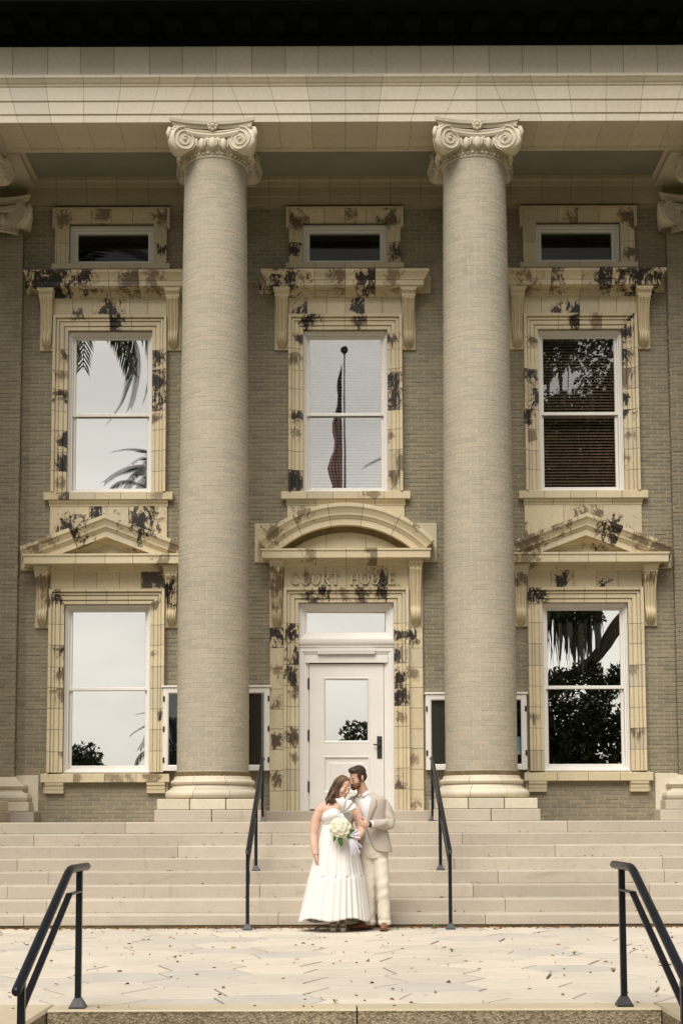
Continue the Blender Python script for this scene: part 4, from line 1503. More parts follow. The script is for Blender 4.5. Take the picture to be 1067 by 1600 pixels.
notice_board(1.177, 2.68, 1.957, 3.085, 'white framed glazed notice board behind the right column, with a green panel', ('green_board', 'black_board'))
pn = thing('paper_notice', 'small pale blue paper pinned inside the notice board behind the right column', 'paper', (2.545, YW - .07, 2.24))
put(G().box(2.49, 2.585, YW - .064, YW - .0615, 2.24, 2.45), 'sheet', 'blue_paper', pn)
put(G().box(2.492, 2.583, YW - .066, YW - .0645, 2.185, 2.24), 'sheet', 'white_slat', pn)

# ================================================================== HANDRAILS
def foot(g, x, y, z, s=.045):
    v = []
    for w, h in ((s, 0), (s, .008), (s * .93, .016), (.030, .050), (.0225, .066)):
        v += [(x - w, y - w, z + h), (x + w, y - w, z + h), (x + w, y + w, z + h), (x - w, y + w, z + h)]
    f = [(q * 4 + k, q * 4 + (k + 1) % 4, q * 4 + 4 + (k + 1) % 4, q * 4 + 4 + k) for q in range(4) for k in range(4)]
    f += [(3, 2, 1, 0), (16, 17, 18, 19)]
    g.add(v, f)
    return g
def post(t, x, y, z0, z1, hw=.0195):
    p = put(G().cbox(x - hw, x + hw, y - hw, y + hw, z0 + .01, z1, .004), 'post', 'black_metal', t)
    put(foot(G(), x, y, z0, .052), 'base_plate', 'black_metal', p)
    return p
def rail_path(pts, r, bend=.09, k=6):
    P = [Vector(p) for p in pts]
    out = [P[0]]
    for a, b, c in zip(P[:-2], P[1:-1], P[2:]):
        d1, d2 = (a - b).normalized(), (c - b).normalized()
        q = min(bend, (a - b).length * .45, (c - b).length * .45)
        s, e = b + d1 * q, b + d2 * q
        for i in range(k + 1):
            u = i / k
            out.append(s * (1 - u) ** 2 + b * 2 * u * (1 - u) + e * u * u)
    out.append(P[-1])
    return out
def rail_tube(pts, r):
    g = G()
    path = rail_path(pts, r)
    d0 = (path[0] - path[1]).normalized(); d1 = (path[-1] - path[-2]).normalized()
    pp = [path[0] + d0 * r * .8, path[0] + d0 * r * .5] + path + [path[-1] + d1 * r * .5, path[-1] + d1 * r * .8]
    rr = [r * .5, r * .87] + [r] * len(path) + [r * .87, r * .5]
    g.tube(pp, rr, 14)
    return g
def stair_rail(sx, label):
    x = sx
    t = thing('handrail', label, 'handrail', (x, 16.0, 0), 'black steel handrails')
    y0, y2 = 16.02, 18.98
    ym = 17.56
    def zr(y): return .865 + (y - y0) * (2.035 - .865) / (y2 - y0)
    post(t, x, y0, 0, zr(y0) - .01); post(t, x, ym, .6, zr(ym) - .01); post(t, x, y2, 1.2, zr(y2) - .02)
    g = rail_tube([(x, y2 + .22, zr(y2) + .005), (x, y2, zr(y2) + .002), (x, y0 - .02, zr(y0))], .0245)
    o = put(g, 'top_rail', 'black_metal', t, True); autosmooth(o.data, 50)
    q = .20
    put(G().bar((x, y2, zr(y2) - q), (x, y0 + .02, zr(y0) - q), .0075, .019), 'lower_rail', 'black_metal', t)
    put(G().ellipsoid((x, y0 - .045, zr(y0) - .012), (.022, .022, .022), 10, 8), 'end_knob', 'hinge_metal', t)
    return t
stair_rail(-1.13, 'black steel stair handrail left of the couple, before the left column')
stair_rail(1.13, 'black steel stair handrail right of the couple, before the right column')
def near_rail(x, label):
    t = thing('handrail', label, 'handrail', (x, 9.40, 0), 'black steel handrails')
    yp, yl = 9.37, 7.72
    yb, zb = 9.03, .905
    ye, ze = 7.60, .315
    def zr(y): return zb + (y - yb) * (ze - zb) / (ye - yb)
    g = rail_tube([(x, yp + .26, .905), (x, yb, zb), (x, ye, ze)], .027)
    o = put(g, 'top_rail', 'black_metal', t, True); autosmooth(o.data, 50)
    post(t, x, yp, 0.001, .885); post(t, x, yl, -.60, zr(yl) - .02)
    q = .155
    b = G().box(x - .020, x + .020, yb - .02, yp - .018, zb - q - .006, zb - q + .006)
    b.bar((x, yb, zb - q), (x, yl + .02, zr(yl) - q - .0), .020, .006)
    put(b, 'lower_rail', 'black_metal', t)
    return t
near_rail(-1.79, 'black steel handrail on the kerb in the left foreground')
near_rail(1.75, 'black steel handrail on the kerb in the right foreground')

# ================================================================== LITTER AND WEEDS
def leaf_scatter(name, n, seed, pos):
    r = np.random.default_rng(seed)
    V, F = [], []
    for i in range(n):
        x, y, z = pos(r)
        L = r.uniform(.008, .026) * (1.5 if r.random() < .12 else 1)
        w = L * r.uniform(.15, .40)
        a = r.uniform(0, 2 * PI)
        ca, sa = math.cos(a), math.sin(a)
        b = len(V)
        lift = r.uniform(.003, .016)
        for u, q, h in ((-1, 0, 0), (-.3, 1, lift), (.4, .8, lift * .8), (1, 0, .002), (.4, -.8, 0), (-.3, -1, 0)):
            V.append((x + ca * u * L - sa * q * w, y + sa * u * L + ca * q * w, z + .003 + h))
        F += [(b, b + 1, b + 4, b + 5), (b + 1, b + 2, b + 3, b + 4)]
    return link(name, np_mesh(name, np.array(V), np.array(F), 'dry_leaf'), None, kind='stuff')
def plaza_spot(r):
    if r.random() < .70:
        return r.uniform(-4.4, 4.4), 16.3 - abs(r.normal(0, .10)), 0
    if r.random() < .62:
        # swept into a joint
        px, py = pts[r.integers(len(pts))]
        a = r.integers(6) * PI / 3 + r.normal(0, .3)
        return px + .33 * math.cos(a) + r.normal(0, .03), min(16.2, max(9.35, py + .33 * math.sin(a))), 0
    return r.uniform(-3.8, 3.8), 9.4 + 6.8 * r.random(), 0
leaf_scatter('fallen_leaves', 1300, 4, plaza_spot)
def step_spot(r):
    i = int(r.integers(1, 8))
    y = 16.35 + i * TR - abs(r.normal(0, .03)) - .02
    if r.random() < .25:
        y = 16.35 + (i - 1) * TR + r.uniform(.03, .33)
    return r.uniform(-4.9, 4.9), y, .15 * i
leaf_scatter('step_leaves', 260, 5, step_spot)
M['weed'] = plain('weed_green', (0.10, 0.20, 0.04), 0.6, 0.3, 20, 0.3, 0.0)
def weed(x, y, s, label):
    g = G()
    for i in range(9):
        a = random.uniform(0, 2 * PI); L = s * random.uniform(.6, 1.0)
        dx, dy = math.cos(a), math.sin(a)
        p0 = Vector((x, y, 0)); p1 = p0 + Vector((dx * L * .5, dy * L * .5, L * .75)); p2 = p0 + Vector((dx * L, dy * L, L * .6))
        w = Vector((-dy, dx, 0)) * L * .18
        g.add([tuple(p0), tuple(p1 - w), tuple(p1 + w), tuple(p2)], [(0, 1, 2), (1, 3, 2)])
    o = put(g, 'weed', 'weed', None)
    o['label'], o['category'] = label, 'weed'
weed(.97, 16.28, .06, 'small green weed under the bottom step beside the right stair handrail')
weed(-.125, 9.56, .035, 'thin green weed in the joint behind the foreground kerb near its middle')
weed(.93, 13.2, .05, 'small green weed between flagstones in front of the right stair handrail')
weed(2.0, 12.9, .05, 'small green weed between flagstones on the right side of the forecourt')

# ================================================================== STAINS ON THE TERRACOTTA
STAINS = [(-0.92,9.43,0.26,1),(-0.55,9.43,0.125,0.8),(0.43,9.43,0.218,1),(0.73,9.44,0.108,0.3),(-0.09,9.45,0.166,0.5),(0.98,9.43,0.108,0.4),(0.1,9.43,0.125,0.5),(-4.47,9.39,0.312,1),(-4.05,9.39,0.208,1),(-3.63,9.41,0.187,0.9),(-3.24,9.43,0.208,0.6),(-2.9,9.46,0.108,0.4),(4.04,9.42,0.187,1),(4.5,9.44,0.27,1),(3.16,9.47,0.177,0.7),(3.14,9.31,0.125,1),(2.77,9.44,0.123,0.4),(3.6,9.41,0.092,0.3),(-4.13,5.51,0.187,1),(-3.98,5.39,0.125,1),(-3.16,5.49,0.177,1),(-3.6,5.7,0.154,0.35),(-3.59,5.56,0.092,0.3),(-4.64,5.35,0.123,0.35),(-2.65,5.35,0.138,0.35),(-2.73,5.07,0.108,0.3),(-4.49,5.41,0.108,0.3),(-2.87,5.44,0.092,0.4),(-0.53,5.18,0.1,0.3),(0.44,5.17,0.138,0.4),(0.04,5.17,0.077,0.3),(-0.64,5.82,0.108,0.4),(-1.1,5.52,0.135,0.5),(1.05,5.58,0.069,0.4),(4.03,5.51,0.208,1),(3.69,5.65,0.187,0.6),(2.7,5.36,0.187,0.5),(4.7,5.28,0.177,0.5),(3.81,5.4,0.125,0.9),(3.16,5.54,0.123,0.4),(2.7,5.1,0.123,0.4),(4.38,5.4,0.108,0.4),(-0.61,9.01,0.166,1),(-0.58,8.8,0.125,1),(0.27,8.99,0.156,1),(0.24,8.81,0.114,0.8),(-0.72,8.56,0.083,0.9),(-0.84,8.34,0.073,1),(-0.74,7.36,0.114,1),(-0.8,6.38,0.177,1),(-0.72,7.05,0.062,0.3),(0.71,8.55,0.083,1),(0.66,7.91,0.125,1),(0.82,7.94,0.104,1),(0.66,7.61,0.135,1),(0.82,7.61,0.114,1),(0.67,7.04,0.077,0.4),(0.69,6.44,0.104,0.6),(0.42,6.14,0.123,0.3),(-0.75,8.24,0.083,0.5),(0.81,6.65,0.069,0.4),(-3.86,9.03,0.156,1),(-3.59,9.01,0.177,1),(-3.57,8.84,0.125,1),(-4.09,8.94,0.083,0.8),(-4.28,8.29,0.093,0.9),(-4.28,8.01,0.083,0.5),(-4.26,7.68,0.104,1),(-4.26,7.01,0.093,1),(-4.29,6.61,0.093,1),(-2.87,8.28,0.104,1),(-2.75,8.3,0.073,1),(-2.87,7.94,0.114,1),(-2.9,7.63,0.125,1),(-2.74,7.67,0.083,1),(-2.9,7.33,0.083,0.6),(-4.21,6.13,0.135,0.8),(-2.84,6.14,0.085,0.2),(-4.29,6.32,0.062,0.4),(-3.76,5.86,0.156,1),(-3.37,5.83,0.156,1),(-3.1,5.72,0.208,1),(-4.03,5.73,0.123,0.2),(-2.97,4.78,0.166,0.8),(-4.35,4.54,0.093,0.9),(-4.26,3.77,0.083,1),(-4.25,3.42,0.093,0.6),(-2.77,2.78,0.062,1),(-2.92,2.78,0.052,0.8),(-2.9,4.45,0.083,0.6),(-4.25,3.11,0.083,0.5),(-2.89,3.73,0.054,0.3),(-4.23,2.2,0.062,0.4),(-2.92,1.86,0.138,0.4),(-3.48,1.86,0.2,0.2),(-4.02,1.86,0.123,0.2),(-2.66,4.65,0.177,1),(-4.6,4.81,0.145,0.5),(-1.03,4.77,0.166,0.5),(-1.03,4.4,0.077,0.4),(-1.03,3.96,0.135,1),(-0.82,4.0,0.145,1),(-0.79,3.61,0.114,1),(-0.8,3.35,0.125,1),(-0.75,3.17,0.083,0.6),(-1.03,2.93,0.073,0.5),(0.81,3.97,0.104,1),(0.99,3.94,0.093,1),(0.75,3.68,0.125,1),(0.9,3.71,0.073,1),(0.77,3.37,0.125,1),(0.86,3.33,0.093,1),(0.99,3.39,0.069,0.4),(0.79,3.07,0.156,1),(-1.04,2.43,0.104,0.8),(-0.82,2.45,0.114,0.8),(-1.06,1.86,0.093,0.7),(0.79,1.8,0.093,0.7),(0.98,2.13,0.069,0.3),(-0.79,2.14,0.054,0.4),(0.8,2.75,0.062,0.3),(0.97,1.47,0.077,0.2),(-0.79,4.3,0.069,0.4),(-1.03,3.48,0.069,0.3),(-0.72,4.66,0.093,1),(-0.35,4.67,0.145,1),(0.22,4.62,0.093,0.8),(0.53,4.64,0.093,1),(0.69,4.66,0.083,1),(-0.54,4.52,0.104,0.9),(0.55,4.85,0.145,0.9),(-0.01,4.59,0.062,0.3),(-0.59,4.88,0.077,0.2),(3.56,8.98,0.135,1),(3.28,8.96,0.093,0.9),(3.56,8.8,0.093,1),(3.86,8.83,0.092,0.4),(4.25,8.65,0.104,1),(4.39,8.73,0.083,1),(4.26,8.31,0.093,1),(4.24,7.98,0.125,0.5),(4.23,7.64,0.093,1),(4.25,7.42,0.104,1),(4.25,6.69,0.062,0.4),(2.81,8.0,0.114,1),(2.75,7.71,0.083,1),(2.86,7.69,0.093,1),(2.74,7.33,0.083,1),(2.86,7.33,0.083,0.9),(2.84,7.04,0.069,0.4),(2.89,8.53,0.083,0.6),(4.32,7.03,0.062,0.3),(3.15,5.78,0.166,0.5),(3.26,4.77,0.093,1),(3.85,4.75,0.093,1),(2.84,4.56,0.135,1),(4.23,2.54,0.114,0.5),(4.25,3.46,0.077,0.3),(2.75,2.75,0.073,0.5),(2.65,4.85,0.135,0.5),(4.56,4.86,0.077,0.4),(4.22,2.17,0.062,0.3),(3.16,4.58,0.062,0.3),(-0.75,10.42,0.125,0.7),(-0.79,9.96,0.104,1),(-0.58,10.52,0.104,0.6),(0.72,10.46,0.125,0.7),(0.81,9.9,0.104,0.9),(0.06,10.51,0.092,0.4),(-2.8,9.97,0.093,1),(-2.8,10.48,0.093,0.5),(-4.33,10.48,0.077,0.4),(-3.74,10.55,0.092,0.4),(4.35,10.45,0.104,0.6),(4.38,9.89,0.093,0.6),(3.56,10.52,0.092,0.4)]
bpy.context.view_layer.update()
boxes = []
for o in bpy.data.objects:
    if o.type == 'MESH' and o.data.materials and o.data.materials[0] in (M['terracotta'], M['terracotta_entab']):
        q = [o.matrix_world @ Vector(c) for c in o.bound_box]
        boxes.append((min(p.x for p in q), max(p.x for p in q), min(p.z for p in q), max(p.z for p in q), o))
        o['stain'] = (0.0, 0.0, 0.0)
        o['stain_kind'] = 0.0
for X, Z, R, K in STAINS:
    hit = [(abs((a + b) / 2 - X) / (b - a + .02) + abs((c + d) / 2 - Z) / (d - c + .02), i) for i, (a, b, c, d, o) in enumerate(boxes)
           if a - .01 <= X <= b + .01 and c - .01 <= Z <= d + .01 and o['stain'][2] < R]
    # hoods and rakes are rings of blocks: mark every block the spot falls on, up to three
    for _, i in sorted(hit)[:3]:
        o = boxes[i][4]
        o['stain'] = (X, Z, R)
        o['stain_kind'] = K

# ================================================================== WHAT STANDS ACROSS THE LAWN (seen in the window panes)
def bark(name, a, b):
    t = NT(name)
    n = t.noise(t.pos(), 3, 6, 0.7, 0.5, stretch=(3, 3, .6))
    t.bump(n, .7, .03)
    return t.set(t.mix(t.rng(n, .3, .7), a, b), .9, spec=.1)
M['bark'] = bark('bark', (0.07, 0.055, 0.04), (0.15, 0.125, 0.095))
def leaf_mat(name, a, b):
    t = NT(name)
    i = t.island()
    return t.set(t.mix(i, a, b), .6, spec=.25)
M['palm_leaf'] = leaf_mat('palm_leaf', (0.045, 0.065, 0.025), (0.075, 0.09, 0.035))
M['oak_leaf'] = leaf_mat('oak_leaf', (0.03, 0.045, 0.018), (0.06, 0.075, 0.028))
M['moss'] = leaf_mat('hanging_moss', (0.10, 0.105, 0.08), (0.16, 0.16, 0.125))

def frond_mesh():
    V, F = [], []
    n = 46
    pts_ = []
    for i in range(n + 1):
        t = i / n
        pts_.append(Vector((2.5 * math.sin(t * 1.25) / 1.0, 0, .95 * math.sin(t * 2.4) - 1.55 * t ** 2.2)))
    for i in range(n):
        a, b = pts_[i], pts_[i + 1]
        w = .03 * (1 - i / n) + .006
        k = len(V)
        V += [(a.x, -w, a.z), (a.x, w, a.z), (b.x, w, b.z), (b.x, -w, b.z)]
        F.append((k, k + 1, k + 2, k + 3))
        if i < 6:
            continue
        t = i / n
        L = .62 * math.sin(min(1, (t - .08) * 1.6) * PI * .5) * (1 - .55 * max(0, t - .45) / .55)
        d = (b - a).normalized()
        for s in (-1, 1):
            dirv = (Vector((0, s, 0)) * .72 + d * .62 + Vector((0, 0, -.30 - .25 * random.random()))).normalized()
            up = dirv.cross(d).normalized()
            sd = dirv.cross(up) * .020
            k = len(V)
            m = a + dirv * L * .55
            e = a + dirv * L + Vector((0, 0, -.10 * L))
            V += [tuple(a - sd * .6), tuple(a + sd * .6), tuple(m + sd), tuple(m - sd), tuple(e)]
            F += [(k, k + 1, k + 2, k + 3), (k + 3, k + 2, k + 4)]
    return new_mesh('palm_frond', V, F, 'palm_leaf')
FROND = frond_mesh()
def palm(x, y, zc, sc, label, n=30):
    t = thing('palm_tree', label, 'palm tree', (x, y, -.64), 'trees across the lawn')
    r = random.Random(int(x * 10 + zc * 7))
    prof = [(.30 * sc + .06, 0)]
    pp, rr = [], []
    for i in range(24):
        q = i / 23
        pp.append((x + .15 * math.sin(q * 2), y, -.64 + (zc + .64) * q)); rr.append((.22 - .07 * q + (.012 if i % 2 else 0)) * max(.7, sc))
    put(G().tube(pp, rr, 10), 'trunk', 'bark', t, True)
    for i in range(n):
        o = link('frond', FROND, t, (x + .15 * math.sin(2), y, zc))
        o.rotation_euler = (r.uniform(-.25, .25), math.radians(r.choice((-62, -45, -25, -5, 18, 38, 55))) + r.uniform(-.15, .15), r.uniform(0, 2 * PI))
        s = sc * r.uniform(.85, 1.1)
        o.scale = (s, s, s)
    return t
palm(-10.3, -8, 19.9, 1.7, 'tall palm whose hanging fronds are mirrored at the top of the upper left window')
palm(-6.75, -8.6, 13.1, .95, 'palm with a round spiky crown mirrored low in the upper left window')
palm(3.35, -8.5, 12.9, 1.12, 'palm mirrored in the lower corner of the window over the door')
palm(-6.15, -8, 3.7, .75, 'short palm mirrored in the lower left window', 26)

def leaf_cloud(V, F, c, r, n, rr, size=.16):
    for _ in range(n):
        while True:
            q = Vector((rr.uniform(-1, 1), rr.uniform(-1, 1), rr.uniform(-1, 1)))
            if .15 < q.length < 1:
                break
        p = Vector((c[0] + q.x * r[0], c[1] + q.y * r[1], c[2] + q.z * r[2]))
        a = Vector((rr.uniform(-1, 1), rr.uniform(-1, 1), rr.uniform(-1, 1))).normalized()
        b = a.cross(Vector((rr.uniform(-1, 1), rr.uniform(-1, 1), rr.uniform(-1, 1)))).normalized()
        s = size * rr.uniform(.6, 1.3)
        k = len(V)
        V += [tuple(p - a * s), tuple(p + b * s * .45), tuple(p + a * s), tuple(p - b * s * .45)]
        F.append((k, k + 1, k + 2, k + 3))
def oak(x, y, h, label, clumps, limbs, moss=0, seed=1, size=.17):
    t = thing('oak_tree', label, 'tree', (x, y, -.64), 'trees across the lawn')
    rr = random.Random(seed)
    g = G()
    for pts_, r0, r1 in limbs:
        path = rail_path(pts_, .1, 1.2, 5)
        g.tube(path, [r0 + (r1 - r0) * i / (len(path) - 1) for i in range(len(path))], 9)
    put(g, 'trunk', 'bark', t, True)
    V, F = [], []
    for c, r, n in clumps:
        leaf_cloud(V, F, c, r, n, rr, size)
    link('crown', np_mesh('crown', np.array(V), np.array(F), 'oak_leaf'), t)
    if moss:
        V, F = [], []
        for _ in range(moss):
            c, r, n = rr.choice(clumps[:max(4, len(clumps) // 2)])
            p = Vector((c[0] + rr.uniform(-.8, .8) * r[0], c[1] + rr.uniform(-.8, .8) * r[1], c[2] - r[2] * rr.uniform(.3, .8)))
            L = rr.uniform(.6, 2.2)
            w = rr.uniform(.03, .10)
            a = rr.uniform(0, PI)
            d = Vector((math.cos(a), math.sin(a), 0)) * w
            k = len(V)
            m = p + Vector((rr.uniform(-.06, .06), 0, -L * .5)); e = p + Vector((rr.uniform(-.1, .1), 0, -L))
            V += [tuple(p - d), tuple(p + d), tuple(m + d * .8), tuple(m - d * .8), tuple(e + d * .1), tuple(e - d * .1)]
            F += [(k, k + 1, k + 2, k + 3), (k + 3, k + 2, k + 4, k + 5)]
        link('hanging_moss', np_mesh('hanging_moss', np.array(V), np.array(F), 'moss'), t, kind='stuff')
    return t
rr = random.Random(3)
cl = []
for _ in range(40):
    cl.append(((9.6 + rr.uniform(-3.2, 5.0), -13 + rr.uniform(-2.5, 2.5), 16.4 + rr.uniform(-4.4, 4.6)), (rr.uniform(1.1, 1.9), 1.5, rr.uniform(.9, 1.5)), 1000))
for _ in range(14):
    cl.append(((9.4 + rr.uniform(-2.2, 2.6), -15.6, rr.uniform(13.5, 18.0)), (1.6, 1.0, 1.2), 900))
for _ in range(9):
    cl.insert(0, ((8.6 + rr.uniform(-1.3, 1.2), -12 + rr.uniform(-.6, .6), 9.5 + rr.uniform(-.5, .8)), (.8, .6, .45), 330))
for q in ((9.4, 6.9), (8.4, 6.6), (10.8, 6.8), (10.1, 6.3), (7.6, 6.4)):
    cl.append(((q[0], -12, q[1]), (.7, .6, .55), 500))
oak(12.6, -13, 21, 'spreading oak hung with moss, mirrored in the right hand windows', cl,
    [([(12.6, -13, -.64), (12.5, -13, 3), (12.2, -12.6, 7.5), (11.6, -12.6, 12), (11, -13, 18)], .62, .15),
     ([(12.4, -12.8, 9.8), (10.7, -12, 8.95), (9.9, -12, 7.6), (9.0, -12, 6.9), (8.2, -12, 6.8)], .34, .12),
     ([(12.3, -12.8, 8), (14.5, -12.5, 12), (15.5, -13, 16)], .3, .1), ([(11.8, -12.7, 11), (9, -13, 14), (7, -13, 16)], .28, .08)], 900, 5, .115)
cl = []
for _ in range(60):
    cl.append(((9.8 + rr.uniform(-3.6, 5.0), -15.5 + rr.uniform(-1.2, 1.2), rr.uniform(.2, 6.1)), (1.2, 1.0, 1.0), 420))
oak(9.5, -15.5, 6, 'low dense evergreen under the oak, dark in the lower right window', cl, [([(9.5, -15.5, -.64), (9.4, -15.5, 2), (9.6, -15.4, 4.6)], .22, .06)], 0, 6)
for x, h, lb, sd in ((5.9, 7.2, 'distant round tree mirrored in the corner of the door glass', 8), (-16.4, 6.3, 'small distant tree mirrored low in the lower left window', 9)):
    rr = random.Random(sd)
    cl = [((x + rr.uniform(-1.9, 1.9), -40 + rr.uniform(-1.5, 1.5), h - 2.4 + rr.uniform(-1.6, 1.5)), (1.1, 1.0, .9), 260) for _ in range(16)]
    oak(x, -40, h, lb, cl, [([(x, -40, -.64), (x + .1, -40, 1.5), (x, -40, h - 2)], .25, .08)], 0, sd, .2)

# unseen trees added on both sides to cut low sky light in the porch
rr = random.Random(14)
V, F = [], []
for s in (-1, 1):
    for i in range(60):
        q = rr.random()
        x = s * (25 + 62 * q) + (4 if s > 0 else 0); y = -46 + 44 * q + rr.uniform(-3, 3)
        leaf_cloud(V, F, (x, y, rr.uniform(4, 17)), (6, 4, 4.5), 330, rr, .75)
link('sky_blocking_trees', np_mesh('sky_blocking_trees', np.array(V), np.array(F), 'oak_leaf'), None, kind='stuff')

# flagpole with its flag hanging limp
fp = thing('flagpole', 'tall flagpole with a limp striped flag, mirrored in the window over the door', 'flagpole', (.07, -8, -.64))
M['pole_paint'] = plain('pole_paint', (.16, .16, .16), .4, .1, 3, .4, 0)
M['flag_red'] = plain('flag_red', (.30, .035, .04), .8, .1, 3, .1, 0)
M['flag_white'] = plain('flag_white', (.55, .53, .50), .8, .1, 3, .1, 0)
M['flag_blue'] = plain('flag_blue', (.025, .035, .10), .8, .1, 3, .1, 0)
put(G().tube([(.07, -8, -.64), (.07, -8, 18.3)], [.07, .035], 10), 'pole', 'pole_paint', fp, True)
put(G().ellipsoid((.07, -8, 18.42), (.13, .13, .14), 12, 8), 'finial', 'hinge_metal', fp, True)
for k in range(9):
    V, F = [], []
    n = 14
    for j in range(n + 1):
        z = 17.9 - 4.6 * j / n
        spread = .07 + .42 * (j / n) ** .8
        for i in (0, 1):
            q = (k + i) / 9
            V.append((.0 - .02 - spread * q * (1 + .25 * math.sin(j * 1.3)), -8 + .10 * math.sin(q * 14 + j * .35) * (1 - .3 * q), z - .25 * q))
    for j in range(n):
        F.append((2 * j, 2 * j + 1, 2 * j + 3, 2 * j + 2))
    me = new_mesh('flag_stripe', V, F, 'flag_red' if k % 2 == 0 else 'flag_white', True)
    me.materials.append(M['flag_blue'])
    for p in me.polygons:
        if p.index < 6 and k < 7:
            p.material_index = 1
    link('flag_stripe', me, fp)

# ================================================================== THE COUPLE
def skin_mat():
    t = NT('skin')
    n = t.noise(t.pos(), 14, 4, .6)
    c = t.mix(t.rng(n, .3, .7), (.60, .365, .265), (.66, .42, .315))
    t.b.inputs['Subsurface Weight'].default_value = .12
    t.b.inputs['Subsurface Radius'].default_value = (.02, .008, .005)
    return t.set(c, .5, spec=.35)
M['skin'] = skin_mat()
M['lip'] = plain('lip', (.42, .16, .13), .45, .1, 30, .4, 0)
M['lash'] = plain('lash', (.02, .013, .01), .7, .2, 30, .2, 0)
def hair_mat(name, a, b, sc=60):
    t = NT(name)
    n = t.noise(t.pos(), sc, 4, .6, .2, stretch=(1, 1, .12))
    i = t.island()
    c = t.mix(t.rng(t.math('ADD', t.math('MULTIPLY', n, .6), t.math('MULTIPLY', i, .5)), .3, .8), a, b)
    t.bump(n, .7, .004)
    return t.set(c, .55, spec=.3)
M['hair_dark'] = hair_mat('dark_brown_hair', (.018, .011, .008), (.05, .03, .02))
M['hair_brown'] = hair_mat('highlighted_brown_hair', (.045, .026, .015), (.25, .155, .08), 40)
M['beard'] = hair_mat('reddish_beard', (.06, .026, .014), (.17, .07, .035), 90)
def cloth(name, col, rough=.85, weave=260, var=.06, fold=.35, dist=.004):
    t = NT(name)
    p = t.pos()
    n = t.noise(p, 5, 5, .6, .6, stretch=(2.2, 2.2, .8))
    w = t.noise(p, weave, 2, .5)
    c = t.mix(t.rng(w, .3, .7), tuple(x * (1 - var) for x in col), tuple(min(1, x * (1 + var)) for x in col))
    t.bump(t.math('ADD', n, t.math('MULTIPLY', w, .08)), fold, dist * 3)
    return t.set(c, rough, spec=.15)
M['dress'] = cloth('white_cotton', (.72, .69, .65), fold=.25)
M['linen'] = cloth('tan_linen', (.50, .432, .368), fold=.35)
M['shirt'] = cloth('white_shirt', (.78, .76, .76), fold=.2)
M['chino'] = cloth('cream_chino', (.70, .63, .52), fold=.4)
M['leather'] = plain('brown_leather', (.20, .075, .03), .4, .2, 20, .5, .2)
M['belt'] = plain('dark_belt', (.05, .02, .015), .4, .2, 20, .5, .1)
M['sandal'] = plain('silver_sandal', (.34, .36, .34), .45, .3, 60, .5, .3)
M['sole'] = plain('pale_sole', (.62, .56, .45), .8, .2, 60, .2, .1)
M['petal'] = plain('cream_petal', (.80, .77, .60), .7, .08, 25, .2, 0)
M['green_leaf'] = plain('bouquet_leaf', (.05, .13, .025), .45, .3, 20, .4, 0)
def tulle():
    t = NT('lavender_tulle')
    t.set((.74, .70, .78), .7, spec=.2)
    t.b.inputs['Alpha'].default_value = .72
    return t.m
M['tulle'] = tulle()
M['watch'] = plain('watch_strap', (.02, .018, .02), .4, .1, 10, .5, 0)

def fuse(g, name, voxel, mat, it=6, parent=None, **props):
    """merge overlapping closed shapes into one continuous skin"""
    me = g.mesh(name + '_shapes', None)
    o = bpy.data.objects.new('tmp', me)
    C.objects.link(o)
    m = o.modifiers.new('r', 'REMESH'); m.mode = 'VOXEL'; m.voxel_size = voxel
    if it:
        s = o.modifiers.new('s', 'SMOOTH'); s.iterations = it; s.factor = .5
    dg = bpy.context.evaluated_depsgraph_get()
    dg.update()
    out = bpy.data.meshes.new_from_object(o.evaluated_get(dg))
    bpy.data.objects.remove(o); bpy.data.meshes.remove(me)
    out.name = name
    out.materials.clear(); out.materials.append(M[mat])
    out.polygons.foreach_set('use_smooth', [True] * len(out.polygons))
    return link(name, out, parent, **props)

def crease(o, amp, seed, zfun):
    # diagonal pulls and bunching pressed into the cloth
    me = o.data
    n = len(me.vertices)
    co = np.empty(n * 3); me.vertices.foreach_get('co', co); co = co.reshape(-1, 3)
    no = np.empty(n * 3); me.vertex_normals.foreach_get('vector', no); no = no.reshape(-1, 3)
    q = np.random.default_rng(seed)
    h = np.zeros(n)
    for _ in range(10):
        d = q.normal(0, 1, 3) * np.array([1.0, 1.0, .8]); d /= np.linalg.norm(d)
        f = q.uniform(30, 75)
        ph = q.uniform(0, 6.28)
        env = np.sin(co @ (q.normal(0, 1, 3) * 9) + q.uniform(0, 6.28)) * .5 + .5
        h += env * np.sin(co @ d * f + ph + 1.5 * np.sin(co @ (q.normal(0, 1, 3) * 8)))
    co += no * (h / 3.0 * amp * zfun(co[:, 2]))[:, None]
    me.vertices.foreach_set('co', co.ravel()); me.update()
def rotm(yaw, pitch, roll):
    return Matrix.Rotation(math.radians(yaw), 3, 'Z') @ Matrix.Rotation(math.radians(roll), 3, 'Y') @ Matrix.Rotation(math.radians(pitch), 3, 'X')

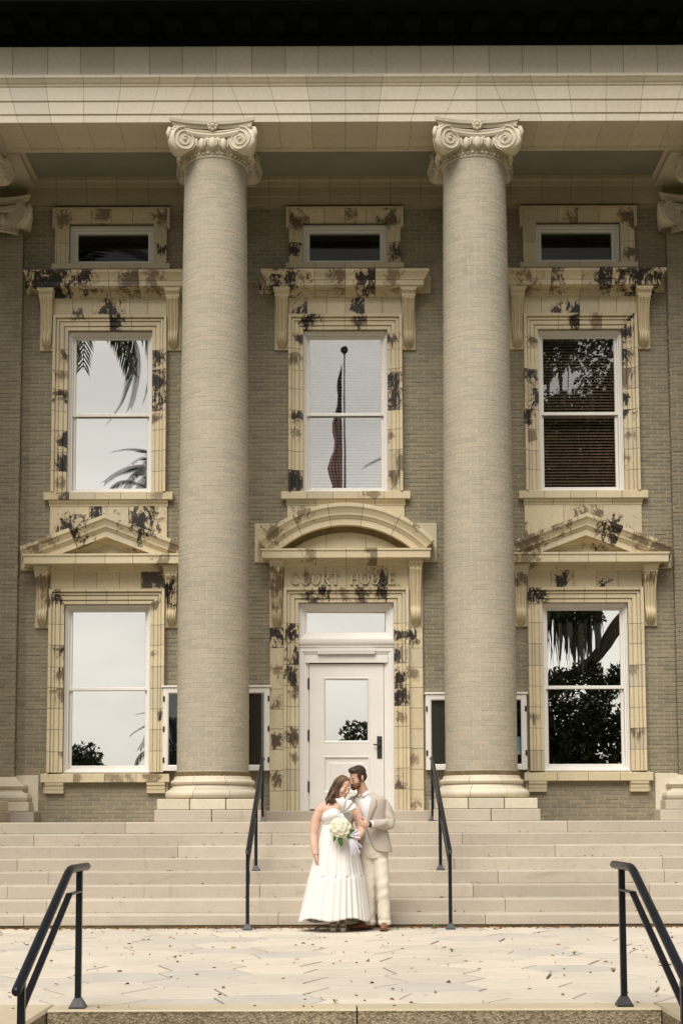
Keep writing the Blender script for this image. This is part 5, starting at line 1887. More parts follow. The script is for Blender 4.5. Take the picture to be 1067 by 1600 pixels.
def loft(rings, n=40, a0=0, a1=2 * PI, caps=True):
    """rings: (cx, cy, z, rx, ry, yaw, fn) ; fn(angle) scales the radius"""
    v, f = [], []
    closed = abs(a1 - a0) > 2 * PI - 1e-6
    m = n if closed else n + 1
    for cx, cy, z, rx, ry, yaw, fn in rings:
        c, s = math.cos(yaw), math.sin(yaw)
        for i in range(m):
            a = a0 + (a1 - a0) * i / n
            k = fn(a) if fn else 1.0
            x, y = rx * k * math.cos(a), ry * k * math.sin(a)
            zz = z(a) if callable(z) else z
            v.append((cx + c * x - s * y, cy + s * x + c * y, zz))
    for j in range(len(rings) - 1):
        for i in range(m if closed else m - 1):
            a, b = j * m + i, j * m + (i + 1) % m
            f.append((a, b, b + m, a + m))
    if caps and closed:
        f += [tuple(reversed(range(m))), tuple((len(rings) - 1) * m + i for i in range(m))]
    return v, f
def interp(keys, n):
    """smooth rows between key rows"""
    K = np.array(keys, float)
    t = np.linspace(0, len(K) - 1, n)
    out = []
    for q in t:
        i = min(int(q), len(K) - 2); u = q - i
        p0, p1, p2, p3 = K[max(i - 1, 0)], K[i], K[i + 1], K[min(i + 2, len(K) - 1)]
        out.append(.5 * (2 * p1 + (p2 - p0) * u + (2 * p0 - 5 * p1 + 4 * p2 - p3) * u * u + (3 * p1 - p0 - 3 * p2 + p3) * u ** 3))
    return out

def head_shapes(g, c, R, male):
    def E(p, r, rt=None):
        g.ellipsoid(Vector(c) + R @ Vector(p), r, 18, 12, R if rt is None else R @ rt)
    def T(a, rad, n=10):
        g.tube([Vector(c) + R @ Vector(p) for p in a], rad, n)
    k = 1.0 if male else .95
    E((0, .016, .036), (.075 * k, .096 * k, .082 * k))
    E((0, -.028, -.028), (.061 * k, .064, .082 * k))
    E((0, -.038, -.082), ((.050 if male else .042), .046, .036))
    for s in (-1, 1):
        E((s * .034, -.062, -.036), (.023, .020, .024))
        E((s * .030, -.079, -.004), (.0155, .0125, .0115))
        E((s * .028, -.078, .0185), (.020, .012, .008))
        E((s * .077 * k, .012, -.010), (.009, .019, .031), Matrix.Rotation(s * .3, 3, 'Z'))
        E((s * .010, -.101, -.042), (.0085, .009, .0075))
    T([(0, -.083, .016), (0, -.098, -.010), (0, -.112, -.034)], [.009, .0105, .0125])
    E((0, -.107, -.038), (.011, .011, .010))
    E((0, -.091, -.066), (.024, .010, .006)); E((0, -.089, -.076), (.020, .010, .0075))
    E((0, -.082, -.103), (.020, .016, .016))
def face_details(parent, c, R, male):
    def at(p): return Vector(c) + R @ Vector(p)
    for s in (-1, 1):
        g = G()
        # closed lids: the lash line is a drooping arc
        g.tube([at((s * .030 + u * .0145, -.0925 + .005 * u * u, -.0085 - .0035 * (1 - u * u))) for u in (-1, -.5, 0, .5, 1)], [.0012, .0021, .0024, .0021, .0012], 5)
        put(g, 'eyelash', 'lash', parent, True)
        b = G().tube([at((s * (.010 + .036 * u), -.0955 + .016 * u * u, .0155 + .007 * math.sin(u * 2.4))) for u in (0, .3, .6, 1)], [.003, .0038, .0034, .0015] if male else [.002, .0026, .0022, .001], 5)
        put(b, 'eyebrow', 'hair_dark' if male else 'hair_brown', parent, True)
    l = G()
    l.ellipsoid(at((0, -.0935, -.0665)), (.020, .0095, .0048), 12, 8, R); l.ellipsoid(at((0, -.0915, -.0755)), (.0165, .0095, .0058), 12, 8, R)
    fuse(l, 'lips', .002, 'lip', 2, parent)

def hand_shapes(g, wrist, palm_dir, finger_dir, thumb_side, curl, size=.18, spread=.06):
    """palm and five bent fingers. palm_dir = the way the palm faces, finger_dir = the way the fingers point"""
    f = Vector(finger_dir).normalized()
    p = Vector(palm_dir); p = (p - f * p.dot(f)).normalized()
    s = f.cross(p) * thumb_side
    w = Vector(wrist)
    L = size
    pl = w + f * L * .26
    Rm = Matrix((s, f, p)).transposed()
    g.ellipsoid(w + f * L * .25, (L * .215, L * .30, L * .085), 14, 10, Rm)
    g.ellipsoid(w + f * L * .40, (L * .225, L * .13, L * .075), 14, 10, Rm)
    for i, (off, ln) in enumerate(((.165, .40), (.055, .45), (-.055, .42), (-.16, .33))):
        b = w + f * L * (.47 - .03 * abs(i - 1)) + s * L * off
        d = (f + s * off * spread * 6).normalized()
        pts_, ang = [b - d * L * .10, b], 0
        for seg_, share in ((0, .45), (1, .31), (2, .24)):
            ang += curl * (.75 if seg_ == 0 else 1.0)
            dd = (d * math.cos(ang) + p * math.sin(ang)).normalized()
            pts_.append(pts_[-1] + dd * L * ln * share)
        g.tube(pts_, [L * .052, L * .052, L * .047, L * .043, L * .033], 8)
    b = w + f * L * .13 + s * L * .17
    d1 = (s * .75 + f * .65 + p * .30).normalized(); d2 = (s * .30 + f * .85 + p * .40).normalized()
    g.tube([b - d1 * L * .06, b + d1 * L * .12, b + d1 * L * .2 + d2 * L * .14, b + d1 * L * .22 + d2 * L * .27], [L * .075, L * .068, L * .056, L * .040], 8)

# ------------------------------------------------------------------ the man
man = thing('person', 'bearded man in tan blazer and cream trousers kissing the forehead of the woman', 'person', (.27, 15.95, 0))
HC, HR = (.098, 15.915, 1.690), rotm(-52, 17, 4)
g = G()
head_shapes(g, HC, HR, True)
g.tube([(.118, 15.935, 1.64), (.150, 15.955, 1.56), (.185, 15.985, 1.45)], [.058, .060, .072], 16)
g.add(*loft([(.25, 16.02, .84, .14, .10, -.3, None), (.25, 16.02, 1.0, .15, .10, -.3, None), (.235, 16.01, 1.2, .15, .10, -.4, None), (.215, 16.0, 1.40, .17, .10, -.4, None), (.19, 15.99, 1.49, .06, .05, -.4, None)], 24))
g.tube([(.35, 16.0, 1.43), (.43, 15.95, 1.20), (.235, 15.745, 1.165)], [.05, .042, .028], 10)
g.tube([(.05, 16.05, 1.42), (.0, 16.1, 1.2), (-.10, 16.03, 1.15)], [.05, .042, .03], 10)
g.tube([(.20, 16.0, .9), (.22, 15.98, .5), (.225, 15.99, .07)], [.066, .05, .036], 12)
g.tube([(.33, 16.0, .9), (.37, 15.93, .5), (.392, 15.92, .07)], [.066, .05, .036], 12)
hand_shapes(g, (.222, 15.737, 1.165), (0.1, .95, .05), (-1, -.02, .10), -1, .34, .185)
fuse(g, 'body', .0048, 'skin', 5, man)
face_details(man, HC, HR, True)
def hat(p): return Vector(HC) + HR @ Vector(p)
# short dark hair, fuller on top
g = G()
g.ellipsoid(hat((0, .026, .052)), (.080, .096, .080), 20, 14, HR)
g.ellipsoid(hat((0, -.030, .090)), (.062, .060, .040), 16, 12, HR)
g.ellipsoid(hat((0, .060, .000)), (.070, .060, .070), 16, 12, HR)
for s in (-1, 1):
    g.ellipsoid(hat((s * .066, -.012, .030)), (.015, .030, .040), 12, 10, HR)
    g.ellipsoid(hat((s * .068, -.022, -.005)), (.010, .012, .030), 10, 8, HR)
rh = random.Random(12)
for i in range(90):
    a, b = rh.uniform(-1, 1), rh.uniform(-.2, 1)
    p0 = Vector((a * .062, -.060 + .10 * (1 - b), .108 - .030 * a * a - .018 * abs(b - .3)))
    d = Vector((rh.uniform(-.02, .02), rh.uniform(-.045, .02), rh.uniform(.0, .020)))
    g.tube([hat(p0), hat(p0 + d * .6 + Vector((0, 0, .012))), hat(p0 + d)], [.011, .008, .003], 6)
hair = fuse(g, 'hair', .004, 'hair_dark', 1, man)
# short beard and moustache
g = G()
g.ellipsoid(hat((0, -.040, -.089)), (.056, .052, .036), 18, 12, HR)
g.ellipsoid(hat((0, -.078, -.104)), (.030, .024, .026), 14, 10, HR)
for s in (-1, 1):
    g.tube([hat((s * .068, -.012, -.020)), hat((s * .062, -.030, -.055)), hat((s * .046, -.055, -.082)), hat((s * .02, -.082, -.100))], [.010, .016, .020, .020], 8)
    g.tube([hat((s * .003, -.099, -.0555)), hat((s * .018, -.094, -.0585)), hat((s * .028, -.082, -.072)), hat((s * .030, -.074, -.088))], [.0055, .0065, .008, .010], 8)
fuse(g, 'beard', .0042, 'beard', 2, man)

JY = -.42
JK = [  # z, cx, cy, rx, ry
    (.855, .292, 16.015, .190, .140), (.95, .285, 16.015, .186, .140), (1.05, .272, 16.01, .174, .132), (1.13, .262, 16.01, .166, .126),
    (1.22, .250, 16.005, .170, .128), (1.32, .236, 16.0, .186, .134), (1.40, .222, 16.0, .205, .130), (1.455, .212, 15.995, .196, .112), (1.49, .20, 15.99, .120, .085), (1.515, .192, 15.985, .082, .072)]
rows = interp(JK, 40)
FA = -PI / 2 - .12         # where the jacket opens (angle in its own turned frame)
def gap(z):
    if z > 1.10:
        return math.radians(3 + 36 * ((z - 1.10) / .40) ** 1.15)
    return math.radians(3 + 26 * ((1.10 - z) / .25) ** 1.3)
def jacket_r(a, z):
    d = (a - FA + PI) % (2 * PI) - PI
    w = .012 * math.sin(z * 46 + 2.2 * d) * math.exp(-((z - 1.12) / .12) ** 2) + .008 * math.sin(d * 5 + z * 12) * max(0, (1.15 - z) / .3)
    return 1 + w + .006 * math.sin(9 * d + 25 * z)
V, F = [], []
n = 64
for z, cx, cy, rx, ry in rows:
    gp = gap(z)
    for i in range(n + 1):
        a = FA + gp + (2 * PI - 2 * gp) * i / n
        k = jacket_r(a, z)
        x, y = rx * k * math.cos(a), ry * k * math.sin(a)
        c, s = math.cos(JY), math.sin(JY)
        e = 0
        if z < .90:
            q = min(i, n - i) / n
            e = .05 * max(0, 1 - q / .10) * (.90 - z) / .045 * .5
        V.append((cx + c * x - s * y, cy + s * x + c * y, z + e))
for j in range(len(rows) - 1):
    for i in range(n):
        a = j * (n + 1) + i
        F.append((a, a + 1, a + n + 2, a + n + 1))
me = new_mesh('blazer', V, F, 'linen', True)
jk = link('blazer', me, man)
so = jk.modifiers.new('thickness', 'SOLIDIFY'); so.thickness = .007; so.offset = 1
# sleeves, each with gathers at the elbow
def sleeve(pts_, rad, name, seed):
    P = [Vector(p) for p in pts_]
    path, rr_ = [], []
    rs = random.Random(seed)
    pth = rail_path(P, .1, .07, 8)
    out = []
    for a, b in zip(pth[:-1], pth[1:]):
        m = max(1, int((b - a).length / .012))
        out += [a.lerp(b, i / m) for i in range(m)]
    out.append(pth[-1])
    L = [0]
    for a, b in zip(out[:-1], out[1:]):
        L.append(L[-1] + (b - a).length)
    g = G()
    n_ = 20
    rad_ = []
    for l in L:
        t = l / L[-1]
        r = np.interp(t, np.linspace(0, 1, len(rad)), rad)
        rad_.append(r * (1 + .045 * math.sin(l * 95 + rs.random()) * math.exp(-((t - .52) / .22) ** 2) + .02 * math.sin(l * 60)))
    g.tube(out, rad_, n_)
    v = []
    for k, p in enumerate(g.v):
        i, j = divmod(k, n_)
        c = out[i] if i < len(out) else Vector(p)
        q = Vector(p) - c
        v.append(tuple(c + q * (1 + .05 * math.sin(j * 2 * PI / n_ * 3 + L[min(i, len(L) - 1)] * 40))))
    g.v = v
    return put(g, name, 'linen', jk, True)
sleeve([(.345, 16.0, 1.445), (.405, 15.985, 1.38), (.462, 15.955, 1.20), (.445, 15.90, 1.165), (.252, 15.752, 1.166)], [.050, .068, .068, .065, .060, .052, .045], 'sleeve', 3)
sleeve([(.08, 16.03, 1.445), (.03, 16.06, 1.38), (-.01, 16.12, 1.2), (-.08, 16.08, 1.14), (-.12, 16.02, 1.13)], [.06, .075, .068, .06, .05], 'sleeve', 4)
for o_, sd_ in [(c_, 7 + i_) for i_, c_ in enumerate(jk.children) if c_.name.startswith('sleeve')]:
    crease(o_, .0065, sd_, lambda z: .5 + .8 * np.exp(-((z - 1.20) / .09) ** 2))
c1_ = G().tube([(.262, 15.76, 1.166), (.240, 15.745, 1.165)], [.040, .038], 14)
put(c1_, 'shirt_cuff', 'shirt', man, True)
put(G().tube([(.238, 15.7435, 1.165), (.228, 15.737, 1.165)], [.0335, .0335], 14), 'wristwatch', 'watch', man, True)
# shirt with an open collar
g = G()
rowsS = [(cx, cy, z, rx * .955, ry * .955, JY, None) for z, cx, cy, rx, ry in interp(JK[1:], 30)]
g.add(*loft(rowsS, 40))
sh = put(g, 'shirt', 'shirt', man, True)
for s in (-1, 1):
    V, F = [], []
    for j in range(9):
        t = j / 8
        a = FA + s * (.10 + 1.9 * t)
        for u in (0, .5, 1):
            z = 1.535 + .012 * (1 - t) - (.062 * (1 - t * .55)) * u
            rx_, ry_ = .066 + .020 * u, .062 + .018 * u
            x, y = rx_ * math.cos(a), ry_ * math.sin(a) - .004
            c, q = math.cos(JY), math.sin(JY)
            V.append((.188 + c * x - q * y - .01 * u * (1 - t), 15.983 + q * x + c * y - .012 * u * (1 - t), z - (.022 * (1 - t) if u == 1 else 0)))
    F = [(j * 3 + k, j * 3 + k + 1, j * 3 + k + 4, j * 3 + k + 3) for j in range(8) for k in (0, 1)]
    o = link('collar', new_mesh('collar', V, F, 'shirt', True), sh)
    m_ = o.modifiers.new('thickness', 'SOLIDIFY'); m_.thickness = .004
# lapels lie on the jacket front
for s in (-1, 1):
    V, F = [], []
    m = 16
    for j in range(m + 1):
        t = j / m
        z = 1.115 + t * .385
        R_ = [np.interp(z, [r[0] for r in rows], [r[k] for r in rows]) for k in (1, 2, 3, 4)]
        gp = gap(z)
        wdt = .44 * math.sin(min(1, t * 1.25) * PI / 2) * (1 if t < .72 else max(.38, 1 - (t - .72) * 2.2))
        if .70 < t < .76:
            wdt *= .82
        for u in (0, .5, 1):
            a = FA + s * (gp - .015 + wdt * u)
            k = 1.035 + .05 * math.sin(u * PI) * .6 + .02
            x, y = R_[2] * k * math.cos(a), R_[3] * k * math.sin(a)
            c, q = math.cos(JY), math.sin(JY)
            V.append((R_[0] + c * x - q * y, R_[1] + q * x + c * y - .004, z))
    F = [(j * 3 + k, j * 3 + k + 1, j * 3 + k + 4, j * 3 + k + 3) for j in range(m) for k in (0, 1)]
    o = link('lapel', new_mesh('lapel', V, F, 'linen', True), jk)
    m_ = o.modifiers.new('thickness', 'SOLIDIFY'); m_.thickness = .005
def on_jacket(z, da, k=1.04):
    R_ = [np.interp(z, [r[0] for r in rows], [r[q] for r in rows]) for q in (1, 2, 3, 4)]
    a = FA + da
    x, y = R_[2] * k * math.cos(a), R_[3] * k * math.sin(a)
    c, q = math.cos(JY), math.sin(JY)
    return Vector((R_[0] + c * x - q * y, R_[1] + q * x + c * y, z))
g = G().ellipsoid(on_jacket(1.10, .09, 1.05), (.008, .005, .008), 8, 6)
put(g, 'button', 'belt', jk)
pk = G().bar(on_jacket(.985, .95), on_jacket(.985, 1.50), .006, .010)
put(pk, 'pocket_flap', 'linen', jk)
put(G().add(*loft([(.262, 16.012, 1.000, .152, .112, JY, None), (.262, 16.012, 1.038, .152, .112, JY, None)], 32)), 'belt', 'belt', man)
# trousers
g = G()
g.add(*loft([(.268, 16.01, 1.03, .148, .108, JY, None), (.270, 16.01, .95, .160, .120, JY, None), (.272, 16.005, .85, .168, .125, JY, None), (.272, 16.0, .79, .155, .110, JY, None)], 28))
def leg(path, rad, seed):
    rs = random.Random(seed)
    P = interp(path, 60)
    rr_ = np.interp(np.linspace(0, 1, 60), np.linspace(0, 1, len(rad)), rad)
    pts_ = [Vector(p) for p in P]
    g.tube(pts_, [r * (1 + .018 * math.sin(i * .9 + rs.random() * .8) * math.exp(-((i - 34) / 9) ** 2) + 0.055 * math.sin(i * 1.15 + rs.random()) * math.exp(-((i - 56) / 6) ** 2)) for i, r in enumerate(rr_)], 20)
leg([(.205, 16.02, .88), (.212, 16.0, .70), (.225, 15.97, .48), (.226, 15.99, .25), (.226, 16.0, .055)], [.098, .088, .072, .066, .070], 3)
leg([(.338, 16.0, .88), (.352, 15.96, .70), (.372, 15.91, .48), (.385, 15.91, .25), (.392, 15.915, .060)], [.100, .090, .074, .068, .072], 4)
tro = fuse(g, 'trousers', .0055, 'chino', 3, man)
crease(tro, .0062, 4, lambda z: .35 + .9 * np.exp(-((z - .50) / .16) ** 2) + 1.1 * np.exp(-((z - .12) / .12) ** 2) + .6 * np.exp(-((z - .80) / .07) ** 2))
def shoe(x, y, yaw, L=.275):
    g = G()
    R = Matrix.Rotation(yaw, 3, 'Z')
    def q(p): return Vector((x, y, 0)) + R @ Vector(p)
    g.ellipsoid(q((0, -L * .60, .035)), (.045, .085, .034), 16, 10, R)
    g.ellipsoid(q((0, -L * .22, .050)), (.040, .10, .046), 16, 10, R)
    g.ellipsoid(q((0, .02, .055)), (.038, .050, .055), 16, 10, R)
    s = fuse(g, 'shoe', .005, 'leather', 3, man)
    b = G()
    out = []
    for i in range(24):
        a = 2 * PI * i / 24
        yy = -L * .36 + L * .50 * math.sin(a)
        w = .046 if yy < -L * .45 else .040
        out.append((w * math.cos(a) * (1 - .15 * (yy > -L * .3)), yy))
    v = [tuple(q((a_, b_, z))) for z in (.002, .016) for a_, b_ in out]
    b.add(v, [tuple(reversed(range(24))), tuple(range(24, 48))] + [(i, (i + 1) % 24, 24 + (i + 1) % 24, 24 + i) for i in range(24)])
    put(b, 'sole', 'belt', s)
shoe(.395, 15.955, -.10)
shoe(.225, 16.0, -1.25)

# ------------------------------------------------------------------ the woman
wom = thing('person', 'woman in a long white strapless dress holding cream flowers, eyes closed', 'person', (-.13, 15.82, 0))
WC, WR = (-.064, 15.815, 1.582), rotm(40, 20, 9)
g = G()
head_shapes(g, WC, WR, False)
g.tube([(-.083, 15.83, 1.545), (-.113, 15.845, 1.465), (-.125, 15.86, 1.38)], [.050, .051, .062], 16)
g.add(*loft([(-.125, 15.85, 1.05, .155, .105, .25, None), (-.125, 15.85, 1.18, .150, .105, .25, None), (-.125, 15.845, 1.28, .168, .112, .25, None), (-.125, 15.85, 1.35, .178, .095, .25, None), (-.124, 15.855, 1.405, .155, .070, .25, None), (-.122, 15.855, 1.44, .06, .05, .25, None)], 28))
# left arm hangs straight, right arm bends to the flowers
g.ellipsoid((-.288, 15.84, 1.350), (.066, .062, .064), 16, 12)
g.ellipsoid((.050, 15.865, 1.345), (.066, .062, .064), 16, 12)
g.tube([(-.265, 15.84, 1.355), (-.318, 15.825, 1.325), (-.365, 15.815, 1.20), (-.388, 15.785, 1.04), (-.380, 15.735, .93), (-.364, 15.70, .835)], [.050, .060, .056, .046, .041, .028], 14)
hand_shapes(g, (-.364, 15.70, .84), (.75, .35, 0), (.14, -.05, -1), -1, .16, .165)
g.tube([(.025, 15.87, 1.355), (.075, 15.855, 1.325), (.118, 15.815, 1.20), (.140, 15.755, 1.085), (.105, 15.69, 1.035), (.015, 15.62, 1.035)], [.050, .060, .056, .047, .041, .028], 14)
hand_shapes(g, (.022, 15.625, 1.035), (.05, .3, .95), (-1, -.22, .05), 1, .55, .16)
for x in (-.175, -.075):
    g.tube([(x, 15.85, .75), (x, 15.84, .45), (x + .002, 15.85, .10)], [.07, .052, .034], 12)
    g.ellipsoid((x + .003, 15.80, .075), (.036, .085, .026), 14, 10)
    for k in range(5):
        g.ellipsoid((x + .003 + (k - 2) * .0135, 15.722 + .006 * abs(k - 1.5), .064), (.0085, .018, .0095), 8, 6)
fuse(g, 'body', .0048, 'skin', 5, wom)
face_details(wom, WC, WR, False)
def wat(p): return Vector(WC) + WR @ Vector(p)
# hair: a cap close to the skull and many long locks falling behind the left shoulder
g = G()
g.ellipsoid(wat((0, .026, .042)), (.080, .094, .082), 20, 14, WR)
g.ellipsoid(wat((0, .050, -.010)), (.072, .066, .080), 18, 12, WR)
hair = fuse(g, 'hair', .005, 'hair_brown', 2, wom)
rs = random.Random(21)
for k in range(3):
    lk = G()
    for i in range(34):
        az_ = rs.uniform(-2.55, 1.25)            # round the head, leaving the face free
        sx_, cy_ = math.sin(az_), math.cos(az_)
        top = wat((sx_ * .035, .01 + cy_ * .05, .118 - .012 * rs.random()))
        mid = wat((sx_ * .083, .026 + cy_ * .088, .045))
        low = wat((sx_ * (.088 + .008 * rs.random()), .035 + cy_ * .086, -.045))
        sw = rs.uniform(-.02, .02)
        e1 = Vector((low.x - .035 + sw, low.y + .01, low.z - .085))
        e2 = Vector((-.155 + (low.x - WC[0]) * .62 + sw * 1.5, low.y - .005 + rs.uniform(-.02, .02), 1.395 + rs.uniform(-.035, .035)))
        if low.x > WC[0] + .035:
            e1 = Vector((low.x - .02, low.y + .02, low.z - .07)); e2 = Vector((low.x - .05, low.y + .03, 1.42))
        P = interp([tuple(top), tuple(mid), tuple(low), tuple(e1), tuple(e2)], 16)
        wv = rs.uniform(0, 6)
        P = [Vector(p) + Vector((.006 * math.sin(q * .8 + wv) * q / 10, .005 * math.cos(q * .7 + wv) * q / 10, 0)) for q, p in enumerate(P)]
        r0 = rs.uniform(.007, .013)
        lk.tube(P, [r0 * .7] + [r0 * (1 - .035 * q) for q in range(14)] + [.002], 6)
    put(lk, 'lock', 'hair_brown' if k else 'hair_dark', hair, True)
g = G().ellipsoid(wat((.079, -.005, -.046)), (.006, .006, .010), 8, 6)
put(g, 'earring', 'petal', wom)
# dress
def fold(nf, amp, ph=0.0, n2=0, a2=0):
    return lambda a: 1 + amp * math.sin(nf * a + ph + 1.1 * math.sin(a * 2 + ph)) + a2 * math.sin(n2 * a + 2.1 + ph)
def gathers(seed, amp):
    # uneven folds: a handful of waves of unlike width
    q = random.Random(seed)
    w = [(q.choice((7, 11, 16, 19, 23, 29, 34, 41)), q.uniform(0, 6.28), q.uniform(.3, 1)) for _ in range(9)]
    tot = sum(x[2] for x in w) * .42
    def f(a):
        v = sum(k * math.sin(n * a + p + .7 * math.sin(a + p)) for n, p, k in w) / tot
        return 1 + amp * (math.copysign(abs(v) ** .85, v))
    return f
def sweet(a):
    # sweetheart neckline: two cups at the front, lower behind
    d = (a + PI / 2 + PI) % (2 * PI) - PI
    return 1.318 + .026 * math.cos(min(PI, max(-PI, (abs(d) - .42) * 3.2))) - (.02 if abs(d) > 1.4 else 0)
bod = []
for t, (rx, ry) in zip(np.linspace(0, 1, 9), ((.166, .118), (.166, .120), (.170, .128), (.178, .140), (.184, .147), (.186, .148), (.184, .140), (.181, .128), (.178, .118))):
    if t >= .999:
        zf = sweet
    else:
        zf = (lambda q: (lambda a: 1.165 + (sweet(a) - 1.165) * q))(t)
    def cup(a, t=t):
        d = (a + PI / 2 + PI) % (2 * PI) - PI
        return 1 + .06 * math.sin(t * PI) * (math.exp(-((abs(d) - .48) / .32) ** 2)) + .006 * math.sin(a * 22)
    bod.append((-.125, 15.845, zf, rx, ry, .25, cup))
g = G(); g.add(*loft(bod, 90, caps=False))
dress = put(g, 'dress', 'dress', wom, True)
dress.modifiers.new('thickness', 'SOLIDIFY').thickness = .004
sk = []
for i in range(26):
    t = i / 25
    z = 1.185 - t * (1.185 - .595)
    cx = -.125 - .012 * t
    rx = .165 + .130 * t ** .92; ry = .118 + .138 * t ** .9
    sk.append((cx, 15.845, z, rx, ry, .12, gathers(1, .008 + .034 * t)))
g = G(); g.add(*loft(sk, 200, caps=False))
o = put(g, 'skirt', 'dress', dress, True); o.modifiers.new('thickness', 'SOLIDIFY').thickness = .003
ti = []
for i in range(26):
    t = i / 25
    z0 = .622 - t * .510
    cx = -.137 - .030 * t
    sw_ = math.sin(min(1, t / .10) * PI / 2)
    rx = .284 + .020 * sw_ + .088 * t; ry = .242 + .020 * sw_ + .078 * t
    zf = (lambda z0, t: (lambda a: z0 + t * (.018 * math.sin(a * 5 + 1.0) - .030 * math.sin(a) * .9)))(z0, t)
    ti.append((cx, 15.845, zf, rx, ry, .12, gathers(2, .016 + .022 * t)))
g = G(); g.add(*loft(ti, 260, caps=False))
o = put(g, 'ruffle_tier', 'dress', dress, True); o.modifiers.new('thickness', 'SOLIDIFY').thickness = .003
g = G().tube([(-.245, 15.77, 1.335), (-.250, 15.80, 1.39), (-.235, 15.86, 1.415)], .004, 6)
put(g, 'strap', 'dress', dress, True)
# the big ruffled bow on the shoulder
def fan(c, d0, d1, L, nfold, amp, toward, n=44, m=9, seed=1):
    V, F = [], []
    rs2 = random.Random(seed)
    d0, d1, tw = Vector(d0).normalized(), Vector(d1).normalized(), Vector(toward)
    for i in range(n + 1):
        u = i / n
        d = (d0 * (1 - u) + d1 * u).normalized()
        for j in range(m + 1):
            t = j / m
            r = L * t * (1 - .10 * math.sin(u * nfold * PI) ** 2 + .05 * math.sin(u * 9))
            h = amp * t * math.sin(u * nfold * 2 * PI) + .050 * math.sin(t * PI * .8)
            V.append(tuple(Vector(c) + d * (r + .006) + tw * h))
    for i in range(n):
        for j in range(m):
            a = i * (m + 1) + j
            F.append((a, a + 1, a + m + 2, a + m + 1))
    return V, F
bw = G()
bw.add(*fan((-.075, 15.70, 1.285), (-.42, 0, .9), (.95, .10, .62), .168, 3.0, .016, (.1, -1, .1), seed=1))
bw.add(*fan((-.072, 15.69, 1.285), (.05, -.10, .9), (1.0, .0, .30), .158, 2.6, .018, (.1, -1, .0), seed=2))
bw.add(*fan((-.075, 15.695, 1.30), (-.35, 0, -.7), (.55, 0, -.9), .085, 2, .012, (0, -1, 0), 28, 6, 3))
bow = put(bw, 'bow', 'dress', dress, True); bow.modifiers.new('thickness', 'SOLIDIFY').thickness = .003
# sandals with a raised sole and a broad glittering strap
for x in (-.175, -.075):
    g = G()
    out = [(.040 * math.cos(2 * PI * i / 24), -.02 + .125 * math.sin(2 * PI * i / 24)) for i in range(24)]
    v = [(x + .003 + a, 15.815 + b, z) for z in (.003, .044) for a, b in out]
    g.add(v, [tuple(reversed(range(24))), tuple(range(24, 48))] + [(i, (i + 1) % 24, 24 + (i + 1) % 24, 24 + i) for i in range(24)])
    s = put(g, 'sandal', 'sole', wom)
    g = G()
    V, F = [], []
    for j in range(9):
        a = PI * j / 8
        for yy in (15.745, 15.775, 15.805):
            V.append((x + .003 + .043 * math.cos(a), yy, .040 + (.054 + (yy - 15.745) * .35) * math.sin(a)))
    F = [(j * 3 + k, j * 3 + k + 1, j * 3 + k + 4, j * 3 + k + 3) for j in range(8) for k in (0, 1)]
    o = link('strap', new_mesh('sandal_strap', V, F, 'sandal', True), s)
    o.modifiers.new('thickness', 'SOLIDIFY').thickness = .006

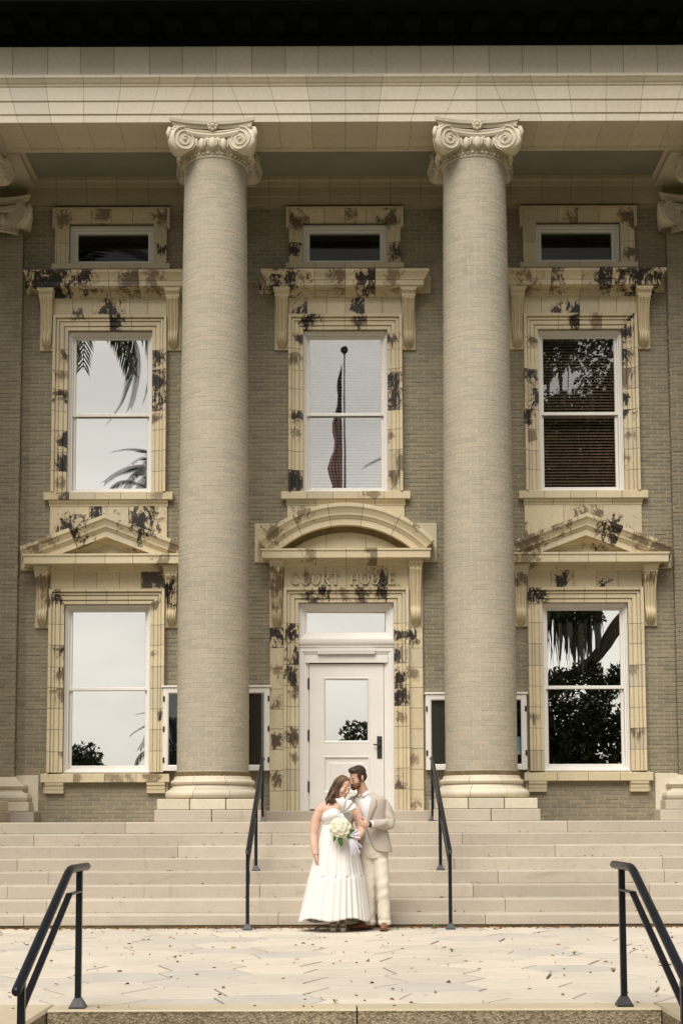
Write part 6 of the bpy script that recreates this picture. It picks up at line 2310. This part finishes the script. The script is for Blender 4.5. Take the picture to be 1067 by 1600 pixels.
# ------------------------------------------------------------------ the bouquet
bq = thing('bouquet', 'bouquet of cream flowers with a lavender tulle bow in the hands of the woman', 'bouquet', (-.06, 15.60, 1.02))
rs = random.Random(5)
bc = Vector((-.088, 15.585, 1.125))
for i in range(15):
    a = i * 2.399; q = math.sqrt((i + .5) / 15)
    c = bc + Vector((.094 * q * math.cos(a), -.068 * math.sqrt(max(0, 1 - q * q)) + .01, .082 * q * math.sin(a)))
    nrm = (c - (bc + Vector((0, .07, 0)))).normalized()
    g = G()
    for k in range(30):
        t = k / 29
        b = k * 2.399
        u = nrm.cross(Vector((0, 0, 1))).normalized(); w = nrm.cross(u)
        d = (u * math.cos(b) + w * math.sin(b))
        out = .010 + .036 * t ** .6
        L = .022 + .012 * t
        p0 = c + d * out * .45 + nrm * (.022 * (1 - t))
        tip = c + d * (out + .010) + nrm * (.034 * (1 - t * .75))
        sd = nrm.cross(d) * L * .62
        m1 = (p0 + tip) / 2 + nrm * .006 + d * .007
        g.add([tuple(p0 - sd * .4), tuple(p0 + sd * .4), tuple(m1 + sd), tuple(tip + sd * .45), tuple(tip - sd * .45), tuple(m1 - sd)], [(0, 1, 2, 5), (5, 2, 3, 4)])
    g.ellipsoid(c, (.022, .022, .022), 8, 6)
    put(g, 'flower', 'petal', bq, True)
for (a, L, p, tw) in (((.15, -.15, -1), .115, (-.10, 15.57, 1.055), .2), ((.7, -.1, -.7), .085, (-.03, 15.56, 1.06), -.3), ((1, -.2, .1), .085, (.0, 15.565, 1.09), .3), ((-.4, -.2, -1), .07, (-.14, 15.565, 1.06), .1), ((.9, 0, -.35), .08, (.0, 15.575, 1.07), .1)):
    d = Vector(a).normalized(); sd = d.cross(Vector((tw, -1, 0))).normalized() * L * .26
    V, F = [], []
    for j in range(7):
        t = j / 6
        w = math.sin(PI * (t * .92 + .04)) ** .8
        c = Vector(p) + d * L * t + Vector((0, -.02 * math.sin(t * PI), -.012 * t * t))
        V += [tuple(c - sd * w), tuple(c + Vector((0, .006, 0))), tuple(c + sd * w)]
    F = [(j * 3 + k, j * 3 + k + 1, j * 3 + k + 4, j * 3 + k + 3) for j in range(6) for k in (0, 1)]
    link('leaf', new_mesh('bouquet_leaf', V, F, 'green_leaf', True), bq)
g = G()
for i in range(7):
    o_ = Vector((-.015 + .006 * i, 15.60 + rs.uniform(-.02, .02), 1.06))
    g.tube([tuple(o_), (o_.x + .02, o_.y + .01, .985)], .004, 6)
put(g, 'stem', 'green_leaf', bq, True)
for k, (d0, d1, L, amp) in enumerate((((.35, -.1, -1), (1, -.1, -.75), .185, .016), ((.1, -.2, -1), (.75, -.1, -1), .215, .020), ((.6, 0, .5), (1, -.1, -.35), .115, .014))):
    V, F = fan((-.005, 15.575 - .01 * k, 1.045), d0, d1, L, 2.5, amp, (.1, -1, 0), 36, 8, k + 9)
    link('tulle_bow', new_mesh('tulle_bow', V, F, 'tulle', True), bq)
